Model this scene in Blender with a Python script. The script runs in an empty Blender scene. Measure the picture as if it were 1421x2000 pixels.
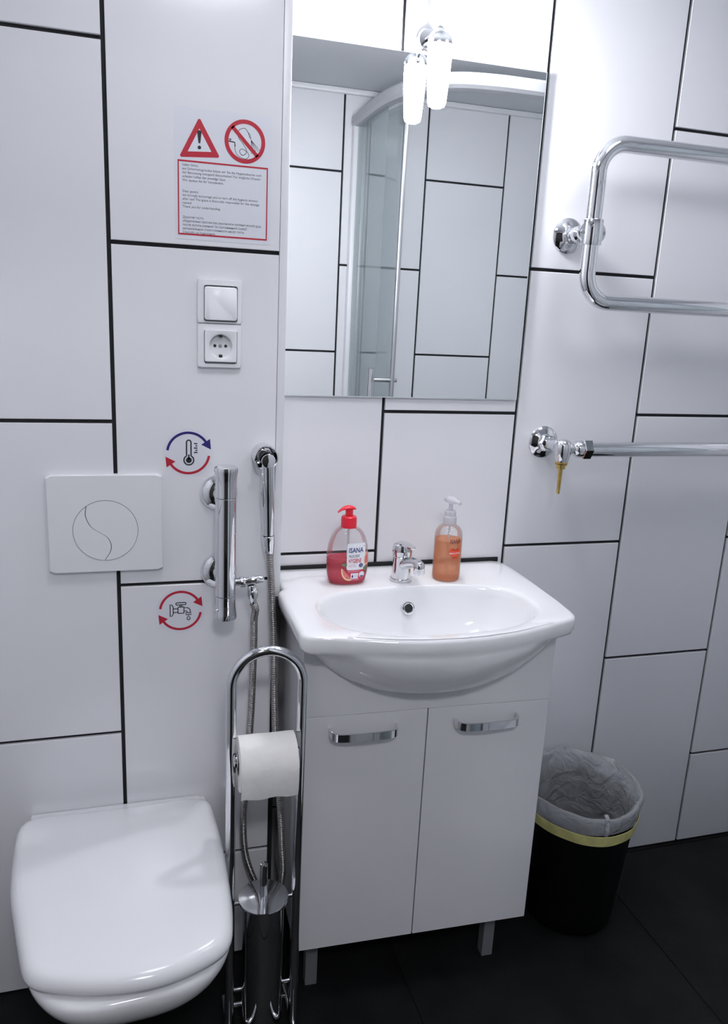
import bpy, bmesh, math, random
from mathutils import Vector, Matrix

random.seed(7)
scene = bpy.context.scene
COL = scene.collection

# ------------------------------------------------------------------ camera
F_PX, YAW, PITCH, ROLL, CAM_H = 1535.05, 0.29196, 0.24549, 0.04925, 1.37012
def cam_axes():
    cy, sy, cp, sp = math.cos(YAW), math.sin(YAW), math.cos(PITCH), math.sin(PITCH)
    f = Vector((sy*cp, cy*cp, -sp)); r = Vector((cy, -sy, 0)); u = r.cross(f)
    cr, sr = math.cos(ROLL), math.sin(ROLL)
    return cr*r + sr*u, -sr*r + cr*u, f
_r, _u, _f = cam_axes()
cam_data = bpy.data.cameras.new('camera')
cam_data.sensor_fit = 'VERTICAL'; cam_data.sensor_height = 36.0
cam_data.lens = F_PX/2000*36.0
cam_data.clip_start = 0.02
cam = bpy.data.objects.new('camera', cam_data); COL.objects.link(cam)
cam.matrix_world = Matrix(((_r.x, _u.x, -_f.x, 0), (_r.y, _u.y, -_f.y, 0), (_r.z, _u.z, -_f.z, CAM_H), (0, 0, 0, 1)))
scene.camera = cam

# ------------------------------------------------------------------ world, light levels, exposure
world = bpy.data.worlds.new('world'); scene.world = world; world.use_nodes = True
world.node_tree.nodes['Background'].inputs[0].default_value = (0.6, 0.65, 0.75, 1)
world.node_tree.nodes['Background'].inputs[1].default_value = 0.05
vs = scene.view_settings
vs.view_transform = 'Standard'; vs.look = 'None'; vs.gamma = 1.0; vs.use_curve_mapping = False
vs.exposure = 0.0
LAMP_STRENGTH = 355.0        # frosted glass shade of the mirror lamp
LAMP_COLOR = (0.955, 0.955, 1.0)
HALL_FILL_STRENGTH = 72.0         # added unseen fill light in the hallway behind the door opening
FILL_COLOR = (0.965, 0.955, 1.0)  # shared tint of the added fill lights
CEIL_FILL_STRENGTH = 15.0         # two added fill discs on the bathroom ceiling, out of view

# ------------------------------------------------------------------ helpers
ORG = {}
def org(o): return ORG.get(o.name, Vector((0, 0, 0))) if o else Vector((0, 0, 0))
def tag(o, label=None, cat=None, group=None, kind=None):
    if label: o['label'] = label
    if cat: o['category'] = cat
    if group: o['group'] = group
    if kind: o['kind'] = kind
    return o
def thing(name, label, cat, loc, group=None):
    o = bpy.data.objects.new(name, None); COL.objects.link(o); o.location = loc
    o.empty_display_size = 0.05
    ORG[o.name] = Vector(loc)
    return tag(o, label, cat, group)
def obj(name, bm, mat, parent=None, smooth=35, label=None):
    """bmesh in world coordinates -> one mesh object under parent"""
    if parent is None:
        xs = [v.co for v in bm.verts]
        lo = Vector((min(c.x for c in xs), min(c.y for c in xs), min(c.z for c in xs)))
        hi = Vector((max(c.x for c in xs), max(c.y for c in xs), max(c.z for c in xs)))
        o0 = Vector(((lo.x+hi.x)/2, (lo.y+hi.y)/2, lo.z))
    else:
        o0 = org(parent)
    for v in bm.verts: v.co -= o0
    bmesh.ops.recalc_face_normals(bm, faces=bm.faces[:])
    me = bpy.data.meshes.new(name); bm.to_mesh(me); bm.free()
    if smooth:
        for p in me.polygons: p.use_smooth = True
        me.set_sharp_from_angle(angle=math.radians(smooth))
    me.materials.append(mat)
    o = bpy.data.objects.new(name, me); COL.objects.link(o)
    ORG[o.name] = o0
    if parent: o.parent = parent
    else: o.location = o0
    if label: o['label'] = label
    return o
def new(): return bmesh.new()
def xform(bm, m, verts=None):
    bmesh.ops.transform(bm, matrix=m, verts=verts if verts is not None else bm.verts[:])
    return bm
def box(x0, x1, y0, y1, z0, z1, r=0.0, seg=2, bm=None):
    b = bmesh.new()
    bmesh.ops.create_cube(b, size=1.0)
    for v in b.verts:
        v.co = Vector((x0 if v.co.x < 0 else x1, y0 if v.co.y < 0 else y1, z0 if v.co.z < 0 else z1))
    if r > 0:
        bmesh.ops.bevel(b, geom=b.edges[:], offset=r, segments=seg, profile=0.5, affect='EDGES')
    return merge(bm, b)
def merge(bm, b):
    if bm is None: return b
    me = bpy.data.meshes.new('tmp'); b.to_mesh(me); b.free(); bm.from_mesh(me); bpy.data.meshes.remove(me)
    return bm
def rings(rs, cap0=True, cap1=True, closed=True, bm=None):
    """skin consecutive rings of equally many points"""
    b = bmesh.new() if bm is None else bm
    vv = [[b.verts.new(Vector(p)) for p in r] for r in rs]
    n = len(rs[0])
    for a, c in zip(vv, vv[1:]):
        for i in range(n if closed else n-1):
            j = (i+1) % n
            b.faces.new((a[i], a[j], c[j], c[i]))
    if cap0 and closed: b.faces.new(vv[0][::-1])
    if cap1 and closed: b.faces.new(vv[-1])
    return b
def basis(d):
    d = d.normalized(); a = Vector((0, 0, 1)) if abs(d.z) < 0.9 else Vector((1, 0, 0))
    u = d.cross(a).normalized(); return u, d.cross(u).normalized()
def lathe(prof, center=(0, 0, 0), axis=(0, 0, 1), seg=32, bm=None, cap=True):
    """prof: (radius, height along axis) pairs"""
    c = Vector(center); d = Vector(axis).normalized(); u, w = basis(d)
    rs = []
    for r, h in prof:
        r = max(r, 1e-5)
        rs.append([c + d*h + (u*math.cos(2*math.pi*i/seg) + w*math.sin(2*math.pi*i/seg))*r for i in range(seg)])
    return rings(rs, cap, cap, bm=bm)
def cyl(p, q, r, r2=None, seg=24, bm=None):
    p, q = Vector(p), Vector(q)
    return lathe([(r, 0), (r if r2 is None else r2, (q-p).length)], p, q-p, seg, bm)
def tube(pts, r, seg=16, bm=None, cap=True):
    pts = [Vector(p) for p in pts]; n = len(pts)
    rad = r if isinstance(r, (list, tuple)) else [r]*n
    tan = [(pts[min(i+1, n-1)] - pts[max(i-1, 0)]).normalized() for i in range(n)]
    u, w = basis(tan[0]); rs = []
    for i in range(n):
        t = tan[i]; u = (u - t*u.dot(t)).normalized(); w = t.cross(u)
        rs.append([pts[i] + (u*math.cos(2*math.pi*k/seg) + w*math.sin(2*math.pi*k/seg))*rad[i] for k in range(seg)])
    return rings(rs, cap, cap, bm=bm)
def fillet(pts, rad, n=8):
    """polyline with its inner corners rounded"""
    pts = [Vector(p) for p in pts]; out = [pts[0]]
    for i in range(1, len(pts)-1):
        a, b, c = pts[i-1], pts[i], pts[i+1]
        d0, d1 = (a-b).normalized(), (c-b).normalized()
        ang = d0.angle(d1); t = rad/math.tan(ang/2)
        t = min(t, (a-b).length*0.49, (c-b).length*0.49); rr = t*math.tan(ang/2)
        cen = b + (d0+d1).normalized()*(rr/math.sin(ang/2))
        s, e = b+d0*t-cen, b+d1*t-cen
        for k in range(n+1):
            q = s.lerp(e, k/n).normalized()
            th = math.acos(max(-1, min(1, s.normalized().dot(e.normalized()))))*k/n
            ax = s.cross(e).normalized()
            out.append(cen + Matrix.Rotation(th, 3, ax) @ s)
    out.append(pts[-1]); return out
def smooth_path(ctrl, n=10):
    P = [Vector(p) for p in ctrl]; P = [P[0]*2-P[1]] + P + [P[-1]*2-P[-2]]; out = []
    for i in range(1, len(P)-2):
        for k in range(n):
            t = k/n; a, b, c, d = P[i-1], P[i], P[i+1], P[i+2]
            out.append(0.5*((2*b)+(c-a)*t+(2*a-5*b+4*c-d)*t*t+(3*b-a-3*c+d)*t**3))
    out.append(P[-2]); return out
def resample(pts, step):
    pts = [Vector(p) for p in pts]; out = [pts[0].copy()]; acc = 0.0
    for a, b in zip(pts, pts[1:]):
        L = (b-a).length; t = step-acc
        while t <= L:
            out.append(a.lerp(b, t/L)); t += step
        acc = (acc+L) % step if L > 0 else acc
    return out
def prism(poly, f0, f1):
    """poly: 2-D points; f0/f1 map (a,b) to 3-D for the two caps"""
    b = bmesh.new()
    A = [b.verts.new(Vector(f0(*p))) for p in poly]; B = [b.verts.new(Vector(f1(*p))) for p in poly]
    n = len(poly)
    b.faces.new(A); b.faces.new(B[::-1])
    for i in range(n): b.faces.new((A[i], B[i], B[(i+1) % n], A[(i+1) % n]))
    return b
def flat(polys, f):
    """flat print: list of 2-D polygons mapped by f"""
    b = bmesh.new()
    for poly in polys:
        if len(poly) >= 3: b.faces.new([b.verts.new(Vector(f(*p))) for p in poly])
    return b
def stroke(pts, w, closed=False):
    """2-D polyline -> quads of width w"""
    out = []; n = len(pts); P = [Vector(p) for p in pts]; L, Rr = [], []
    for i in range(n):
        a = P[(i-1) % n] if closed or i > 0 else P[i]; c = P[(i+1) % n] if closed or i < n-1 else P[i]
        t = (c-a).normalized(); nn = Vector((-t.y, t.x))*(w/2)
        L.append(P[i]+nn); Rr.append(P[i]-nn)
    for i in range(n if closed else n-1):
        j = (i+1) % n; out.append([tuple(L[i]), tuple(Rr[i]), tuple(Rr[j]), tuple(L[j])])
    return out
def arc(cx, cy, r, a0, a1, n=24):
    return [(cx+r*math.cos(math.radians(a0+(a1-a0)*i/n)), cy+r*math.sin(math.radians(a0+(a1-a0)*i/n))) for i in range(n+1)]
def disc(cx, cy, r, n=24): return [arc(cx, cy, r, 0, 360, n)[:-1]]
def rrect(x0, x1, z0, z1, r, n=5):
    p = []
    for cx, cz, a in ((x1-r, z1-r, 0), (x0+r, z1-r, 90), (x0+r, z0+r, 180), (x1-r, z0+r, 270)):
        p += arc(cx, cz, r, a, a+90, n)
    return p
def poly_text(s, size=1.0, bold=False, align='LEFT'):
    """text -> (verts2d, faces)"""
    cu = bpy.data.curves.new('t', 'FONT'); cu.body = s; cu.size = size; cu.resolution_u = 2; cu.align_x = align
    if bold: cu.offset = 0.018*size
    o = bpy.data.objects.new('t', cu); COL.objects.link(o)
    dg = bpy.context.evaluated_depsgraph_get(); dg.update()
    me = o.evaluated_get(dg).to_mesh()
    v = [(p.co.x, p.co.y) for p in me.vertices]; f = [tuple(p.vertices) for p in me.polygons]
    o.evaluated_get(dg).to_mesh_clear()
    bpy.data.objects.remove(o); bpy.data.curves.remove(cu)
    return v, f
def text_bm(s, x, z, f, width=None, height=None, bold=False, align='LEFT', bm=None, sx=None):
    """lettering with its left/centre at x and baseline z, scaled to a width or a cap height"""
    v, fc = poly_text(s, 1.0, bold, align)
    b = bm or bmesh.new()
    if not v: return b
    w = max(p[0] for p in v)-min(p[0] for p in v)
    ky = (height/0.7) if height else width/w
    kx = (width/w) if width else ky*(sx or 1.0)
    vs_ = [b.verts.new(Vector(f(x+p[0]*kx, z+p[1]*ky))) for p in v]
    for q in fc:
        try: b.faces.new([vs_[i] for i in q])
        except ValueError: pass
    return b
def outline_ray(poly, c, n):
    """radius of a closed polygon in n directions around c"""
    out = []
    m = len(poly)
    for i in range(n):
        a = 2*math.pi*i/n; d = Vector((math.cos(a), math.sin(a))); best = 0
        for k in range(m):
            p = Vector(poly[k])-Vector(c); q = Vector(poly[(k+1) % m])-Vector(c); e = q-p
            den = d.x*e.y-d.y*e.x
            if abs(den) < 1e-12: continue
            t = (p.x*e.y-p.y*e.x)/den; s = (p.x*d.y-p.y*d.x)/den
            if t > 0 and -1e-9 <= s <= 1+1e-9: best = max(best, t)
        out.append(best)
    return out
def soften(r, k=2, times=1):
    n = len(r)
    for _ in range(times): r = [sum(r[(i+j) % n] for j in range(-k, k+1))/(2*k+1) for i in range(n)]
    return r

# ------------------------------------------------------------------ materials
def mat(name, color, rough=0.5, metal=0.0, spec=0.5, noise=0.0, nscale=8.0, bump=0.0, bscale=200.0, coat=0.0, trans=0.0, sss=0.0):
    m = bpy.data.materials.new(name); m.use_nodes = True; nt = m.node_tree; p = nt.nodes['Principled BSDF']
    p.inputs['Roughness'].default_value = rough; p.inputs['Metallic'].default_value = metal
    p.inputs['Specular IOR Level'].default_value = spec; p.inputs['Coat Weight'].default_value = coat
    p.inputs['Transmission Weight'].default_value = trans
    if sss: p.inputs['Subsurface Weight'].default_value = sss
    tc = nt.nodes.new('ShaderNodeTexCoord'); nz = nt.nodes.new('ShaderNodeTexNoise')
    nz.inputs['Scale'].default_value = nscale; nz.inputs['Detail'].default_value = 4
    nt.links.new(tc.outputs['Object'], nz.inputs['Vector'])
    rp = nt.nodes.new('ShaderNodeValToRGB'); k = noise
    rp.color_ramp.elements[0].position = 0.3; rp.color_ramp.elements[1].position = 0.7
    rp.color_ramp.elements[0].color = tuple(c*(1-k) for c in color)+(1,); rp.color_ramp.elements[1].color = tuple(min(1, c*(1+k)) for c in color)+(1,)
    nt.links.new(nz.outputs['Fac'], rp.inputs['Fac']); nt.links.new(rp.outputs['Color'], p.inputs['Base Color'])
    if bump:
        n2 = nt.nodes.new('ShaderNodeTexNoise'); n2.inputs['Scale'].default_value = bscale; n2.inputs['Detail'].default_value = 2
        bp = nt.nodes.new('ShaderNodeBump'); bp.inputs['Strength'].default_value = bump; bp.inputs['Distance'].default_value = 0.002
        nt.links.new(tc.outputs['Object'], n2.inputs['Vector']); nt.links.new(n2.outputs['Fac'], bp.inputs['Height']); nt.links.new(bp.outputs['Normal'], p.inputs['Normal'])
    return m
def thin_mat(name, tint, body, body_fac, gloss=1.0, rough=0.05, translucent=0.5, bump=0.0):
    """thin clear sheet: tinted see-through + some body colour + Fresnel gloss"""
    m = bpy.data.materials.new(name); m.use_nodes = True; nt = m.node_tree; nt.nodes.clear()
    N = nt.nodes.new; out = N('ShaderNodeOutputMaterial')
    t = N('ShaderNodeBsdfTransparent'); t.inputs[0].default_value = tint+(1,)
    d = N('ShaderNodeBsdfDiffuse'); d.inputs[0].default_value = body+(1,)
    tl = N('ShaderNodeBsdfTranslucent'); tl.inputs[0].default_value = body+(1,)
    m0 = N('ShaderNodeMixShader'); m0.inputs[0].default_value = translucent
    nt.links.new(d.outputs[0], m0.inputs[1]); nt.links.new(tl.outputs[0], m0.inputs[2])
    m1 = N('ShaderNodeMixShader'); nt.links.new(t.outputs[0], m1.inputs[1]); nt.links.new(m0.outputs[0], m1.inputs[2])
    tc = N('ShaderNodeTexCoord'); nz = N('ShaderNodeTexNoise'); nz.inputs['Scale'].default_value = 25
    mr = N('ShaderNodeMapRange'); mr.inputs['To Min'].default_value = max(0, body_fac*0.75); mr.inputs['To Max'].default_value = min(1, body_fac*1.25)
    nt.links.new(tc.outputs['Object'], nz.inputs['Vector']); nt.links.new(nz.outputs['Fac'], mr.inputs['Value']); nt.links.new(mr.outputs[0], m1.inputs[0])
    g = N('ShaderNodeBsdfGlossy'); g.inputs['Roughness'].default_value = rough
    fr = N('ShaderNodeFresnel'); fr.inputs[0].default_value = 1.45
    ml = N('ShaderNodeMath'); ml.operation = 'MULTIPLY'; ml.inputs[1].default_value = gloss; nt.links.new(fr.outputs[0], ml.inputs[0])
    m2 = N('ShaderNodeMixShader'); nt.links.new(ml.outputs[0], m2.inputs[0]); nt.links.new(m1.outputs[0], m2.inputs[1]); nt.links.new(g.outputs[0], m2.inputs[2])
    if bump:
        n2 = N('ShaderNodeTexNoise'); n2.inputs['Scale'].default_value = 28; n2.inputs['Detail'].default_value = 3; n2.inputs['Distortion'].default_value = 1.2
        bp = N('ShaderNodeBump'); bp.inputs['Strength'].default_value = bump; bp.inputs['Distance'].default_value = 0.01
        nt.links.new(tc.outputs['Object'], n2.inputs['Vector']); nt.links.new(n2.outputs['Fac'], bp.inputs['Height'])
        for q_ in (d, tl, g, fr): nt.links.new(bp.outputs['Normal'], q_.inputs['Normal'])
    nt.links.new(m2.outputs[0], out.inputs[0]); return m
def emit_mat(name, color, strength):
    m = bpy.data.materials.new(name); m.use_nodes = True; nt = m.node_tree; nt.nodes.clear()
    e = nt.nodes.new('ShaderNodeEmission'); e.inputs[0].default_value = color+(1,); e.inputs[1].default_value = strength
    o = nt.nodes.new('ShaderNodeOutputMaterial'); nt.links.new(e.outputs[0], o.inputs[0]); return m

M = {}
M['tile'] = mat('glazed white wall tile', (0.80, 0.81, 0.845), 0.15, noise=0.012, nscale=3, spec=0.4, bump=0.02, bscale=30)
M['grout'] = mat('black grout', (0.010, 0.011, 0.014), 0.75, noise=0.3, nscale=60, bump=0.3, bscale=400)
M['floor'] = mat('dark slate floor tile', (0.0078, 0.0084, 0.0088), 0.6, noise=0.35, nscale=9, spec=0.2, bump=0.25, bscale=90)
M['floor_grout'] = mat('dark floor grout', (0.006, 0.006, 0.006), 0.9, noise=0.2, nscale=60)
M['paint'] = mat('white paint', (0.78, 0.79, 0.81), 0.7, noise=0.02, nscale=4, bump=0.05, bscale=150)
M['hallpaint'] = mat('dark hall wall paint', (0.09, 0.085, 0.082), 0.6, noise=0.05, nscale=4)
M['ceil'] = mat('matt ceiling paint', (0.62, 0.64, 0.67), 0.8, noise=0.02, nscale=4)
M['pvc'] = mat('white pvc', (0.80, 0.81, 0.84), 0.35, noise=0.01)
M['plastic'] = mat('white plastic', (0.80, 0.81, 0.84), 0.25, noise=0.008)
M['seatplastic'] = mat('white seat plastic', (0.80, 0.81, 0.84), 0.16, noise=0.008)
M['ceramic'] = mat('white glazed ceramic', (0.83, 0.84, 0.86), 0.07, noise=0.008, coat=0.3)
M['cabinet'] = mat('white lacquered board', (0.74, 0.745, 0.77), 0.16, noise=0.01, bump=0.03, bscale=60)
M['chrome'] = mat('polished chrome', (0.76, 0.77, 0.79), 0.05, metal=1.0, noise=0.02, nscale=20)
M['steel'] = mat('satin steel hose', (0.38, 0.37, 0.36), 0.26, metal=1.0, noise=0.1, nscale=60)
M['alu'] = mat('satin aluminium', (0.52, 0.53, 0.55), 0.38, metal=1.0, noise=0.03)
M['rail'] = mat('light grey painted rail', (0.42, 0.43, 0.46), 0.4, noise=0.02)
M['grey_leg'] = mat('grey plastic leg', (0.20, 0.205, 0.22), 0.45, noise=0.05)
M['brass'] = mat('brass', (0.62, 0.44, 0.14), 0.3, metal=1.0, noise=0.12, nscale=80)
M['dark'] = mat('dark cavity', (0.015, 0.015, 0.017), 0.6, noise=0.1)
M['slot'] = mat('shadow gap grey', (0.10, 0.105, 0.12), 0.6, noise=0.05)
M['mirror'] = mat('silvered mirror', (0.95, 0.97, 0.97), 0.0, metal=1.0, noise=0.0)
M['glassedge'] = mat('ground mirror edge', (0.70, 0.76, 0.77), 0.2, noise=0.02)
M['paper'] = mat('soft toilet paper', (0.84, 0.835, 0.82), 0.9, noise=0.02, nscale=40, bump=0.5, bscale=90)
M['card'] = mat('grey cardboard core', (0.30, 0.28, 0.26), 0.85, noise=0.05)
M['black'] = mat('black bin plastic', (0.006, 0.006, 0.007), 0.35, noise=0.1, spec=0.3)
M['sheet'] = mat('white notice film', (0.74, 0.765, 0.83), 0.3, noise=0.005)
M['signred'] = mat('printed red', (0.50, 0.022, 0.045), 0.4, noise=0.04, nscale=60)
M['signblue'] = mat('printed blue', (0.028, 0.022, 0.17), 0.4, noise=0.04, nscale=60)
M['ink'] = mat('black print', (0.018, 0.020, 0.028), 0.5, noise=0.05)
M['inktext'] = mat('small grey print', (0.10, 0.105, 0.13), 0.6, noise=0.05)
M['halo'] = mat('sticker film', (0.745, 0.755, 0.82), 0.3, noise=0.005)
M['pumpred'] = mat('red pump plastic', (0.78, 0.020, 0.045), 0.3, noise=0.03, sss=0.0)
M['labelwhite'] = mat('label white', (0.82, 0.84, 0.89), 0.35, noise=0.005)
M['navy'] = mat('navy print', (0.025, 0.03, 0.20), 0.4, noise=0.03)
M['pink'] = mat('pale pink print', (0.78, 0.42, 0.52), 0.4, noise=0.03)
M['crimson'] = mat('crimson print', (0.62, 0.045, 0.10), 0.4, noise=0.03)
M['grape'] = mat('grapefruit flesh print', (0.78, 0.20, 0.17), 0.4, noise=0.12, nscale=150)
M['rind'] = mat('grapefruit rind print', (0.86, 0.62, 0.42), 0.4, noise=0.05)
M['leaf'] = mat('olive leaf print', (0.16, 0.19, 0.10), 0.5, noise=0.2, nscale=80)
M['heart'] = mat('orange red heart print', (0.85, 0.085, 0.028), 0.4, noise=0.04)
M['brown'] = mat('brown print', (0.14, 0.03, 0.035), 0.4, noise=0.03)
M['hem'] = mat('yellow bag hem', (0.74, 0.70, 0.28), 0.45, noise=0.15, nscale=40)
M['glass'] = thin_mat('pale green shower glass', (0.955, 0.985, 0.987), (0.80, 0.88, 0.88), 0.06, 0.5, 0.01)
M['clear'] = thin_mat('clear bottle plastic', (0.98, 0.98, 0.98), (0.7, 0.7, 0.7), 0.05, 0.6, 0.04)
M['liquid_red'] = thin_mat('red liquid soap', (0.95, 0.42, 0.48), (0.86, 0.10, 0.17), 0.55, 0.3, 0.1, 0.25)
M['liquid_orange'] = thin_mat('orange liquid soap', (1.0, 0.74, 0.58), (1.0, 0.50, 0.27), 0.50, 0.15, 0.1, 0.35)
M['whiteclear'] = thin_mat('frosted white pump', (0.93, 0.93, 0.96), (0.90, 0.90, 0.94), 0.68, 0.6, 0.15)
M['bag'] = thin_mat('thin milky bin bag', (0.86, 0.89, 0.92), (0.94, 0.96, 1.0), 0.60, 1.0, 0.12, 0.45, 0.9)
M['lampglass'] = emit_mat('lit frosted lamp glass', LAMP_COLOR, LAMP_STRENGTH)
M['ceil_fill'] = emit_mat('added ceiling fill glow', FILL_COLOR, CEIL_FILL_STRENGTH)  # glow of the added fill disc, toilet side
M['ceil_fill_right'] = emit_mat('added weaker ceiling fill glow', FILL_COLOR, CEIL_FILL_STRENGTH*0.55)  # dimmer glow of the added fill disc, towel rail side
M['hall_fill'] = emit_mat('added hall fill glow', FILL_COLOR, HALL_FILL_STRENGTH)  # glow of the fill light added in the hallway

# ------------------------------------------------------------------ room shell
YL, YR = 1.4417, 1.5573         # faces of the boxed-out wall and of the washbasin wall
YB = 0.290                      # face of the wall behind (seen in the mirror)
XL, XR, ZC = -0.45, 1.74, 2.10  # side walls, ceiling
BX = 0.2690                     # right edge of the boxed-out wall
TG, TT = 0.007, 0.008           # joint width, tile thickness
def struct(name, bm, m, parent=None, smooth=0):
    o = obj(name, bm, m, parent, smooth)
    if parent is None: o['kind'] = 'structure'
    return o
_tiles = {}
def tile_mesh(w, h, nrm):
    key = (round(w, 4), round(h, 4), nrm)
    if key in _tiles: return _tiles[key]
    b = bmesh.new(); c = 0.0009; t = TT-0.0015
    rs = [[(0, 0), (w, 0), (w, h), (0, h)], [(c, c), (w-c, c), (w-c, h-c), (c, h-c)]]
    def P(u, v, d):
        return {'y-': (u, -d, v), 'y+': (-u, d, v), 'x+': (d, u, v), 'x-': (-d, -u, v), 'z+': (u, v, d)}[nrm]
    rings([[P(u, v, 0) for u, v in rs[0]], [P(u, v, t-c) for u, v in rs[0]], [P(u, v, t) for u, v in rs[1]]], False, True, bm=b)
    bmesh.ops.recalc_face_normals(b, faces=b.faces[:])
    me = bpy.data.meshes.new('tile'); b.to_mesh(me); b.free(); _tiles[key] = me
    return me
def place_tile(parent, me, loc, m, name='tile'):
    if not me.materials: me.materials.append(m)
    o = bpy.data.objects.new(name, me); COL.objects.link(o); o.parent = parent
    o.location = Vector(loc)-org(parent); return o
def tile_wall(parent, nrm, face, u0, u1, z0, z1, uref, zodd, zeven, pw=0.305, ph=0.605):
    """upright tiles in columns with half-height offset; face = plane of the tile fronts"""
    k = math.floor((u0-uref)/pw)
    while uref+k*pw < u1:
        a, b = max(u0, uref+k*pw+TG/2), min(u1, uref+(k+1)*pw-TG/2)
        zr = zeven if k % 2 == 0 else zodd
        j = math.floor((z0-zr)/ph)
        while b-a > 0.01 and zr+j*ph < z1:
            c, d = max(z0, zr+j*ph+TG/2), min(z1, zr+(j+1)*ph-TG/2)
            if d-c > 0.008:
                me = tile_mesh(b-a, d-c, nrm); t = TT-0.0015
                loc = {'y-': (a, face+t, c), 'y+': (b, face-t, c), 'x+': (face-t, a, c), 'x-': (face+t, b, c)}[nrm]
                place_tile(parent, me, loc, M['tile'])
            j += 1
        k += 1
# washbasin wall
w_back = struct('wall_back', box(BX+0.001, XR, YR+0.0065, YR+0.12, 0, ZC), M['grout'])
tile_wall(w_back, 'y-', YR, BX+0.0035, XR-0.001, 0.004, ZC-0.001, 0.80422, 1.78233, 1.48)
# boxed-out wall that carries the toilet
w_box = struct('wall_boxed_out', box(XL, BX-0.004, YL+0.0065, YR+0.12, 0, ZC), M['grout'])
tile_wall(w_box, 'y-', YL, XL+0.001, 0.2543, 0.004, ZC-0.001, -0.03219, 1.77247, 1.46819)
struct('trim_1', box(0.2550, BX, YL-0.0004, YL+0.012, 0.8255, ZC-0.001, 0.0008), M['pvc'], smooth=30)
# side of the box-out towards the washbasin wall
struct('trim_2', box(BX-0.0038, BX-0.0002, YL+0.0122, YR-0.0002, 0.862, ZC-0.001), M['pvc'])
# side walls
w_left = struct('wall_left', box(XL-0.12, XL-0.0065, YB-0.12, YR+0.12, 0, ZC), M['grout'])
tile_wall(w_left, 'x+', XL, YB+0.002, YL-0.003, 0.004, ZC-0.001, 0.4, 1.77, 1.47)
w_right = struct('wall_right', box(XR+0.0065, XR+0.12, YB-0.12, YR+0.12, 0, ZC), M['grout'])
tile_wall(w_right, 'x-', XR, YB+0.002, YR-0.003, 0.004, ZC-0.001, 0.4, 1.77, 1.47)
# wall behind the camera side, with the door opening to the left
DX0, DX1, DZ = -0.40, 0.47, 2.0
b = box(DX1, XR, YB-0.12, YB-0.0065, 0, ZC)
box(XL, DX0, YB-0.12, YB-0.0065, 0, ZC, bm=b); box(DX0, DX1, YB-0.12, YB-0.0065, DZ, ZC, bm=b)
w_front = struct('wall_front', b, M['grout'])
tile_wall(w_front, 'y+', YB, DX1+0.03, XR-0.001, 0.004, ZC-0.001, 0.707, 1.8425, 1.5365, 0.3035, 0.606)
b = box(DX1-0.02, DX1+0.028, YB-0.135, YB+0.006, 0, DZ+0.028, 0.003); box(DX0-0.028, DX0+0.02, YB-0.135, YB+0.006, 0, DZ+0.028, 0.003, bm=b)
box(DX0+0.02, DX1-0.02, YB-0.135, YB+0.006, DZ-0.02, DZ+0.028, 0.003, bm=b)
struct('door_1', b, M['pvc'], smooth=30)
# ceiling and its trim strip
struct('ceiling', box(XL-0.12, XR+0.12, YB-0.12, YR+0.12, ZC, ZC+0.1), M['ceil'])
struct('trim_3', box(DX1+0.03, XR-0.002, YB+0.0005, YB+0.018, ZC-0.018, ZC-0.0005, 0.004), M['pvc'], smooth=30)
# floor
fl = struct('floor', box(XL-0.12, XR+0.12, YB-0.13, YR+0.12, -0.1, -0.0035), M['floor_grout'])
for i in range(-2, 3):
    for (y0, y1) in ((1.5495, YR+0.006), (0.9495, 1.5465), (0.3495, 0.9465), (YB-0.128, 0.3465)):
        xa, xb = max(XL-0.006, 0.53+0.6*i+0.0008), min(XR+0.006, 0.53+0.6*(i+1)-0.0008)
        if xb-xa < 0.02: continue
        yb_ = min(y1, YR+0.006)
        place_tile(fl, tile_mesh(xb-xa, yb_-y0, 'z+'), (xa, y0, -(TT-0.0015)), M['floor'])
for lx_, ly_, lab in ((0.17, 0.88, 'added unseen round fill light over the toilet side of the room'), (0.95, 1.02, 'added unseen round fill light over the towel rail side of the room')):  # unseen fill lights added to lift the room beyond the mirror lamp
    t = thing('ceiling_fill_light', lab, 'lamp', (lx_, ly_, ZC), 'added bathroom fill lights')
    obj('bezel', lathe([(0.161, 0.0), (0.172, 0.0), (0.172, -0.012), (0.165, -0.016), (0.161, -0.014)], (lx_, ly_, ZC-0.0004), seg=40, cap=False), M['plastic'], t)
    obj('diffuser', lathe([(0.1605, -0.002), (0.1605, -0.013), (0.0, -0.0145)], (lx_, ly_, ZC-0.0004), seg=40), M['ceil_fill'] if lx_ < 0.5 else M['ceil_fill_right'], t)
# hallway behind the opening
HY = YB-0.12
struct('floor_hall', box(-1.1, 1.3, -1.6, HY-0.011, -0.1, 0.0), M['floor'])
struct('ceiling_hall', box(-1.1, 1.3, -1.6, HY-0.001, 2.4, 2.5), M['paint'])
struct('wall_hall_left', box(-1.2, -1.1, -1.6, HY-0.001, 0, 2.5), M['hallpaint'])
struct('wall_hall_right', box(1.3, 1.4, -1.6, HY-0.001, 0, 2.5), M['hallpaint'])
struct('wall_hall_rear', box(-1.2, 1.4, -1.7, -1.6, 0, 2.5), M['hallpaint'])
b = box(DX1, 1.4, HY-0.01, HY-0.0005, 0, 2.5); box(-1.2, DX0, HY-0.01, HY-0.0005, 0, 2.5, bm=b); box(DX0, DX1, HY-0.01, HY-0.0005, DZ, 2.5, bm=b)
struct('wall_hall_front', b, M['paint'])
t = thing('hall_fill_light', 'added unseen round fill light in the hallway behind the camera', 'lamp', (0.05, -0.75, 2.4))  # fill light added out of view to brighten surfaces facing the door
obj('base', lathe([(0.17, 0), (0.17, -0.02)], (0.05, -0.75, 2.3995), seg=40), M['plastic'], t)
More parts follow.
